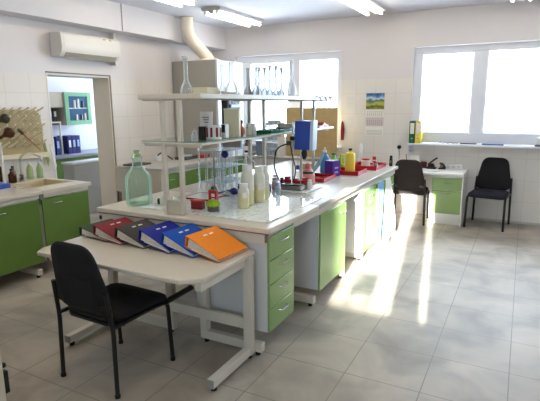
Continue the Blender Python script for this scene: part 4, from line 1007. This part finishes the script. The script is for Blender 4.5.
path = fillet([(-4.73, 6.27, 3.029), (-4.73, 6.27, 2.76), (-4.60, 6.58, 2.46), (-4.58, 6.63, 2.392)], .16, 10)
fine = []
for a, b in zip(path, path[1:]):
    k = max(1, int((b-a).length/.012))
    fine += [a + (b-a)*(i/k) for i in range(k)]
MB().tube(fine+[path[-1]], [.094+.004*(i % 2) for i in range(len(fine)+1)], 24).build('pipe', DUCT, t)
MB().cyl((-4.73, 6.27, 2.84), .103, .03, 24).build('pipe_collar', DUCT, t)
MB().lathe([(.19,0), (.19,.02), (.115,.05), (.10,.05)], (-4.58, 6.63, 2.391), 24).build('pipe_flange', DUCT, t)
# things on that bench
t = thing('balance', 'low grey laboratory scale with white top on the left bench', 'scale', (-4.62, 5.98, ZK))
MB().cbox((-4.62, 5.96, ZK+.022), (.22, .30, .044), rz=.1).build('housing', mat('slate housing', (72, 74, 72), .5), t, bevel=.010)
MB().lathe([(.085,0), (.09,.006), (.085,.012), (.0,.014)], (-4.63, 6.0, ZK+.046), 24).build('pan', mat('pale metal pan', (206, 208, 206), .3), t)
MB().cbox((-4.60, 5.84, ZK+.047), (.08, .05, .006), rz=.1).build('display', mat('grey display', (150, 160, 160), .3), t)
t = thing('red_case', 'dark red flat case on the left bench in front of the fume hood', 'case', (-4.55, 6.2, ZK))
MB().cbox((-4.50, 6.24, ZK+.022), (.14, .18, .044)).build('case_body', mat('dusty red', (160, 62, 58), .6), t, bevel=.006)
MB().cbox((-4.50, 6.24, ZK+.049), (.142, .182, .010)).build('lid', mat('dusty red', (160, 62, 58), .6), t, bevel=.004)
t = thing('black_folder', 'dark flat folder at the near end of the left bench', 'folder', (-4.75, 5.05, ZK))
MB().cbox((-4.80, 5.08, ZK+.01), (.24, .32, .02)).build('folder_body', mat('dark olive card', (66, 62, 50), .6), t, bevel=.003)
t = thing('lab_apparatus', 'small white apparatus with a black grip on the left bench', 'apparatus', (-4.85, 5.6, ZK))
MB().lathe([(.05,0), (.055,.01), (.05,.07), (.03,.10), (0,.105)], (-4.86, 5.60, ZK), 18).build('housing', WHITE, t)
MB().tube(fillet([(-4.84, 5.56, ZK+.08), (-4.80, 5.60, ZK+.13), (-4.76, 5.68, ZK+.08), (-4.72, 5.76, ZK+.01)], .04), .010).build('grip', BLACKP, t)
t = thing('dark_bottle', 'dark brown reagent bottle with white label right of the fume hood', 'bottle', (-4.28, 7.27, ZK))
MB().lathe([(.055,0), (.06,.006), (.06,.14), (.026,.18), (.026,.21)], (-4.28, 7.27, ZK), 18).build('bottle_body', AMBER, t)
MB().cyl((-4.28, 7.27, ZK+.205), .03, .025, 14).build('cap', BLACKP, t)
MB().lathe([(.0605,.04), (.0612,.045), (.0612,.11), (.0605,.115)], (-4.28, 7.27, ZK), 18).build('label', mat('pale pink label', (224, 204, 206), .7), t)
t = thing('grey_instrument', 'dark grey instrument box beside the brown reagent bottle', 'instrument', (-4.45, 7.28, ZK))
MB().box(-4.62, -4.37, 7.14, 7.40, ZK, ZK+.20).build('housing', mat('slate grey', (92, 92, 96), .5), t, bevel=.008)
MB().box(-4.37, -4.366, 7.18, 7.36, ZK+.06, ZK+.17).build('display', mat('grey display', (150, 160, 160), .3), t)

# ------------------------------------------------------------------ room beyond the doorway
t = thing('far_bench', 'bench with grey top and green fronts in the room beyond the doorway', 'bench', (-7.0, 5.6, 0))
MB().box(-7.38, -6.78, 4.4, 7.0, .84, .885).build('worktop', mat('blue grey worktop', (150, 158, 172), .4), t, bevel=.004)
MB().box(-7.36, -6.84, 4.42, 6.98, .10, .84).build('carcass', CARCASS, t)
MB().box(-7.34, -6.9, 4.45, 6.95, 0, .10).build('plinth', STEEL, t)
for k in range(4): front(MB().box(-6.84, -6.82, 4.43+k*.635, 5.06+k*.635, .11, .83), 'door', GREEN_SHADED, t, (-6.82, 4.55+k*.635, .74), AY)
t = thing('low_cabinet', 'low pale grey cabinet standing just inside the doorway of the far room', 'cabinet', (-6.25, 5.4, 0))
MB().box(-6.28, -6.06, 5.03, 5.85, 0, .82).build('carcass', mat('grey cabinet', (172, 168, 160), .5), t, bevel=.004)
MB().box(-6.30, -6.04, 5.01, 5.87, .82, .85).build('cabinet_top', mat('pale grey top', (208, 210, 214), .4), t, bevel=.004)
dr = MB().box(-6.06, -6.045, 5.04, 5.84, .42, .80).build('drawer', mat('grey cabinet', (172, 168, 160), .5), t, bevel=.003)
bow_handle((-6.045, 5.3, .62), AY, AX, 'handle', dr)
t = thing('wall_cupboard', 'wall cupboard with a green framed glass door in the far room', 'cupboard', (-7.2, 6.0, 1.38))
MB().box(-7.39, -7.0, 5.74, 6.30, 1.38, 1.94).build('carcass', mat('beige cupboard', (188, 180, 164), .5), t, bevel=.003)
gf = mat('sage green frame', (120, 178, 140), .4)
MB().box(-7.0, -6.975, 5.74, 5.82, 1.38, 1.94).box(-7.0, -6.975, 6.22, 6.30, 1.38, 1.94).box(-7.0, -6.975, 5.82, 6.22, 1.38, 1.455).box(-7.0, -6.975, 5.82, 6.22, 1.87, 1.94).build('door_frame', gf, t, bevel=.003)
MB().box(-6.998, -6.993, 5.82, 6.22, 1.455, 1.87).build('door_glass', mat('blue tinted glass', (46, 92, 132), .08), t)
MB().box(-6.992, -6.987, 5.82, 6.22, 1.66, 1.672).build('glass_shelf', WHITE, t)
for k, (y, z, h, m) in enumerate(((5.95, 1.675, .13, WHITE), (6.03, 1.675, .15, WHITE), (6.12, 1.675, .12, BLACKP), (5.98, 1.46, .10, WHITE), (6.08, 1.46, .09, AMBER), (6.16, 1.46, .12, WHITE))):
    MB().cyl((-6.989, y, z), .018, h, 10).build('stored_bottle', m, t)
t = thing('wall_cupboard', 'plain beige wall cupboard left of the glass door one in the far room', 'cupboard', (-7.2, 5.4, 1.68))
MB().box(-7.39, -7.02, 5.06, 5.735, 1.68, 1.94).build('carcass', mat('beige cupboard', (188, 180, 164), .5), t, bevel=.003)
MB().box(-7.02, -7.005, 5.07, 5.725, 1.69, 1.93).build('flap_door', mat('beige cupboard', (188, 180, 164), .5), t, bevel=.003)
t = thing('wall_shelf', 'open white shelf on two posts under the beige wall cupboard', 'shelf', (-7.2, 5.4, .886))
MB().box(-7.38, -7.06, 5.06, 5.70, 1.42, 1.445).build('shelf_board', WHITE, t, bevel=.002)
for y in (5.08, 5.68): MB().box(-7.09, -7.06, y-.015, y+.015, .886, 1.42).build('post', WHITE, t)
for k in range(6):
    y0 = 5.10+k*.095
    if k == 3: continue
    m = (BINDER_GREY, mat('brown grey binder', (96, 84, 82), .5), BINDER_GREY, None, mat('black violet binder', (52, 46, 60), .5), BINDER_GREY)[k]
    nm = ('first', 'second', 'third', '', 'fourth', 'fifth')[k]
    tt = thing('shelf_binder', f'{nm} dark binder from the left on the open shelf in the far room', 'ring binder', (-7.2, y0+.04, 1.4455), 'dark binders on the far room shelf')
    MB().box(-7.36, -7.09, y0, y0+.08, 1.4455, 1.4455+.225).build('cover', m, tt, bevel=.002)
    MB().box(-7.0895, -7.088, y0+.018, y0+.062, 1.53, 1.62).build('spine_label', PAPER, tt)
for k, (y0, nm, x1, hh) in enumerate(((5.40, 'first', -7.0, .27), (5.50, 'second', -6.99, .31), (5.735, 'third', -6.98, .31), (5.825, 'fourth', -6.98, .31), (5.915, 'fifth', -6.98, .31))):
    tt = thing('blue_binder', f'{nm} blue binder from the left on the far room bench', 'ring binder', (-7.1, y0+.04, .8855), 'blue binders on the far room bench')
    MB().box(x1-.27, x1, y0, y0+.08, .8855, .8855+hh).build('cover', NAVY if k else SKYBL, tt, bevel=.002)
    MB().box(x1+.0005, x1+.002, y0+.018, y0+.062, 1.0, 1.12).build('spine_label', PAPER if k == 2 else mat('pale blue cap', (150, 180, 220), .4), tt)

# ------------------------------------------------------------------ white cupboard at the lower left edge
t = thing('white_cupboard', 'edge of a cream cupboard with a black latch at the lower left corner', 'cupboard', (-2.5, .95, 0))
MB().box(-2.85, -2.185, .65, 1.29, .02, 1.25).build('carcass', mat('cream cupboard', (206, 198, 178), .45), t, bevel=.004)
MB().box(-2.83, -2.20, .67, 1.27, 0, .02).build('plinth', BLACKP, t)
MB().cbox((-2.21, 1.305, .34), (.03, .03, .12)).build('latch', BLACKP, t, bevel=.004)
MB().cbox((-2.21, 1.303, .43), (.022, .026, .022)).build('latch_pin', BLACKP, t, bevel=.003)

# unseen box added on the rear sill to cast a shadow into the sun patch
t = thing('shadow_caster', 'unseen dark box added on the sill behind the viewer to shade the sun patch', 'box', (-.325, -1.64, .95))
MB().box(-.45, -.235, -1.66, -1.61, 1.052, 1.165).build('box_body', BLACKP, t)
for x in (-.43, -.255): MB().box(x-.006, x+.006, -1.645, -1.625, .9505, 1.052).build('foot', BLACKP, t)

# ------------------------------------------------------------------ light
W = bpy.data.worlds.new('sky'); S.world = W; W.use_nodes = True
bg = W.node_tree.nodes['Background']; bg.inputs[0].default_value = (.74, .86, 1.0, 1); bg.inputs[1].default_value = 6.5
sun = bpy.data.lights.new('sun', 'SUN'); sun.energy = 22; sun.angle = math.radians(.53); sun.color = (1, .95, .87)
so = bpy.data.objects.new('sun', sun); COL.objects.link(so)
so.rotation_euler = Vector((-.15, 1, -.1875)).to_track_quat('-Z', 'Y').to_euler()
so.location = (0, -6, 4)
for nm, o, y, ry in (('portal_a', W1, YB+.2, -PI/2), ('portal_b', W2, YB+.2, -PI/2), ('portal_d', W4, 8.25, -PI/2), ('portal_c', W3, YR-.2, PI/2)):
    l = bpy.data.lights.new(nm, 'AREA'); l.shape = 'RECTANGLE'; l.size = o[1]-o[0]; l.size_y = o[3]-o[2]; l.cycles.is_portal = True
    p = bpy.data.objects.new(nm, l); COL.objects.link(p); p.location = ((o[0]+o[1])/2, y, (o[2]+o[3])/2); p.rotation_euler = (ry, 0, 0)

# ------------------------------------------------------------------ camera
FPX, PITCH, YAW, ROLL = 477.608, .197807, .485470, -.00770695
F = Vector((-math.sin(YAW)*math.cos(PITCH), math.cos(YAW)*math.cos(PITCH), -math.sin(PITCH)))
Rv = Vector((math.cos(YAW), math.sin(YAW), 0)); U = Rv.cross(F)
R2 = Rv*math.cos(ROLL) + U*math.sin(ROLL); U2 = -Rv*math.sin(ROLL) + U*math.cos(ROLL)
cam = bpy.data.cameras.new('camera'); co = bpy.data.objects.new('camera', cam); COL.objects.link(co)
cam.sensor_fit = 'HORIZONTAL'; cam.sensor_width = 36; cam.lens = 36*FPX/540; cam.clip_start = .05
M = Matrix((R2, U2, -F)).transposed().to_4x4(); M.translation = (0, 0, 1.70)
co.matrix_world = M
S.camera = co
S.view_settings.view_transform = 'Standard'; S.view_settings.look = 'None'
S.view_settings.exposure = 1.7; S.view_settings.gamma = 1.0
S.view_settings.use_curve_mapping = False
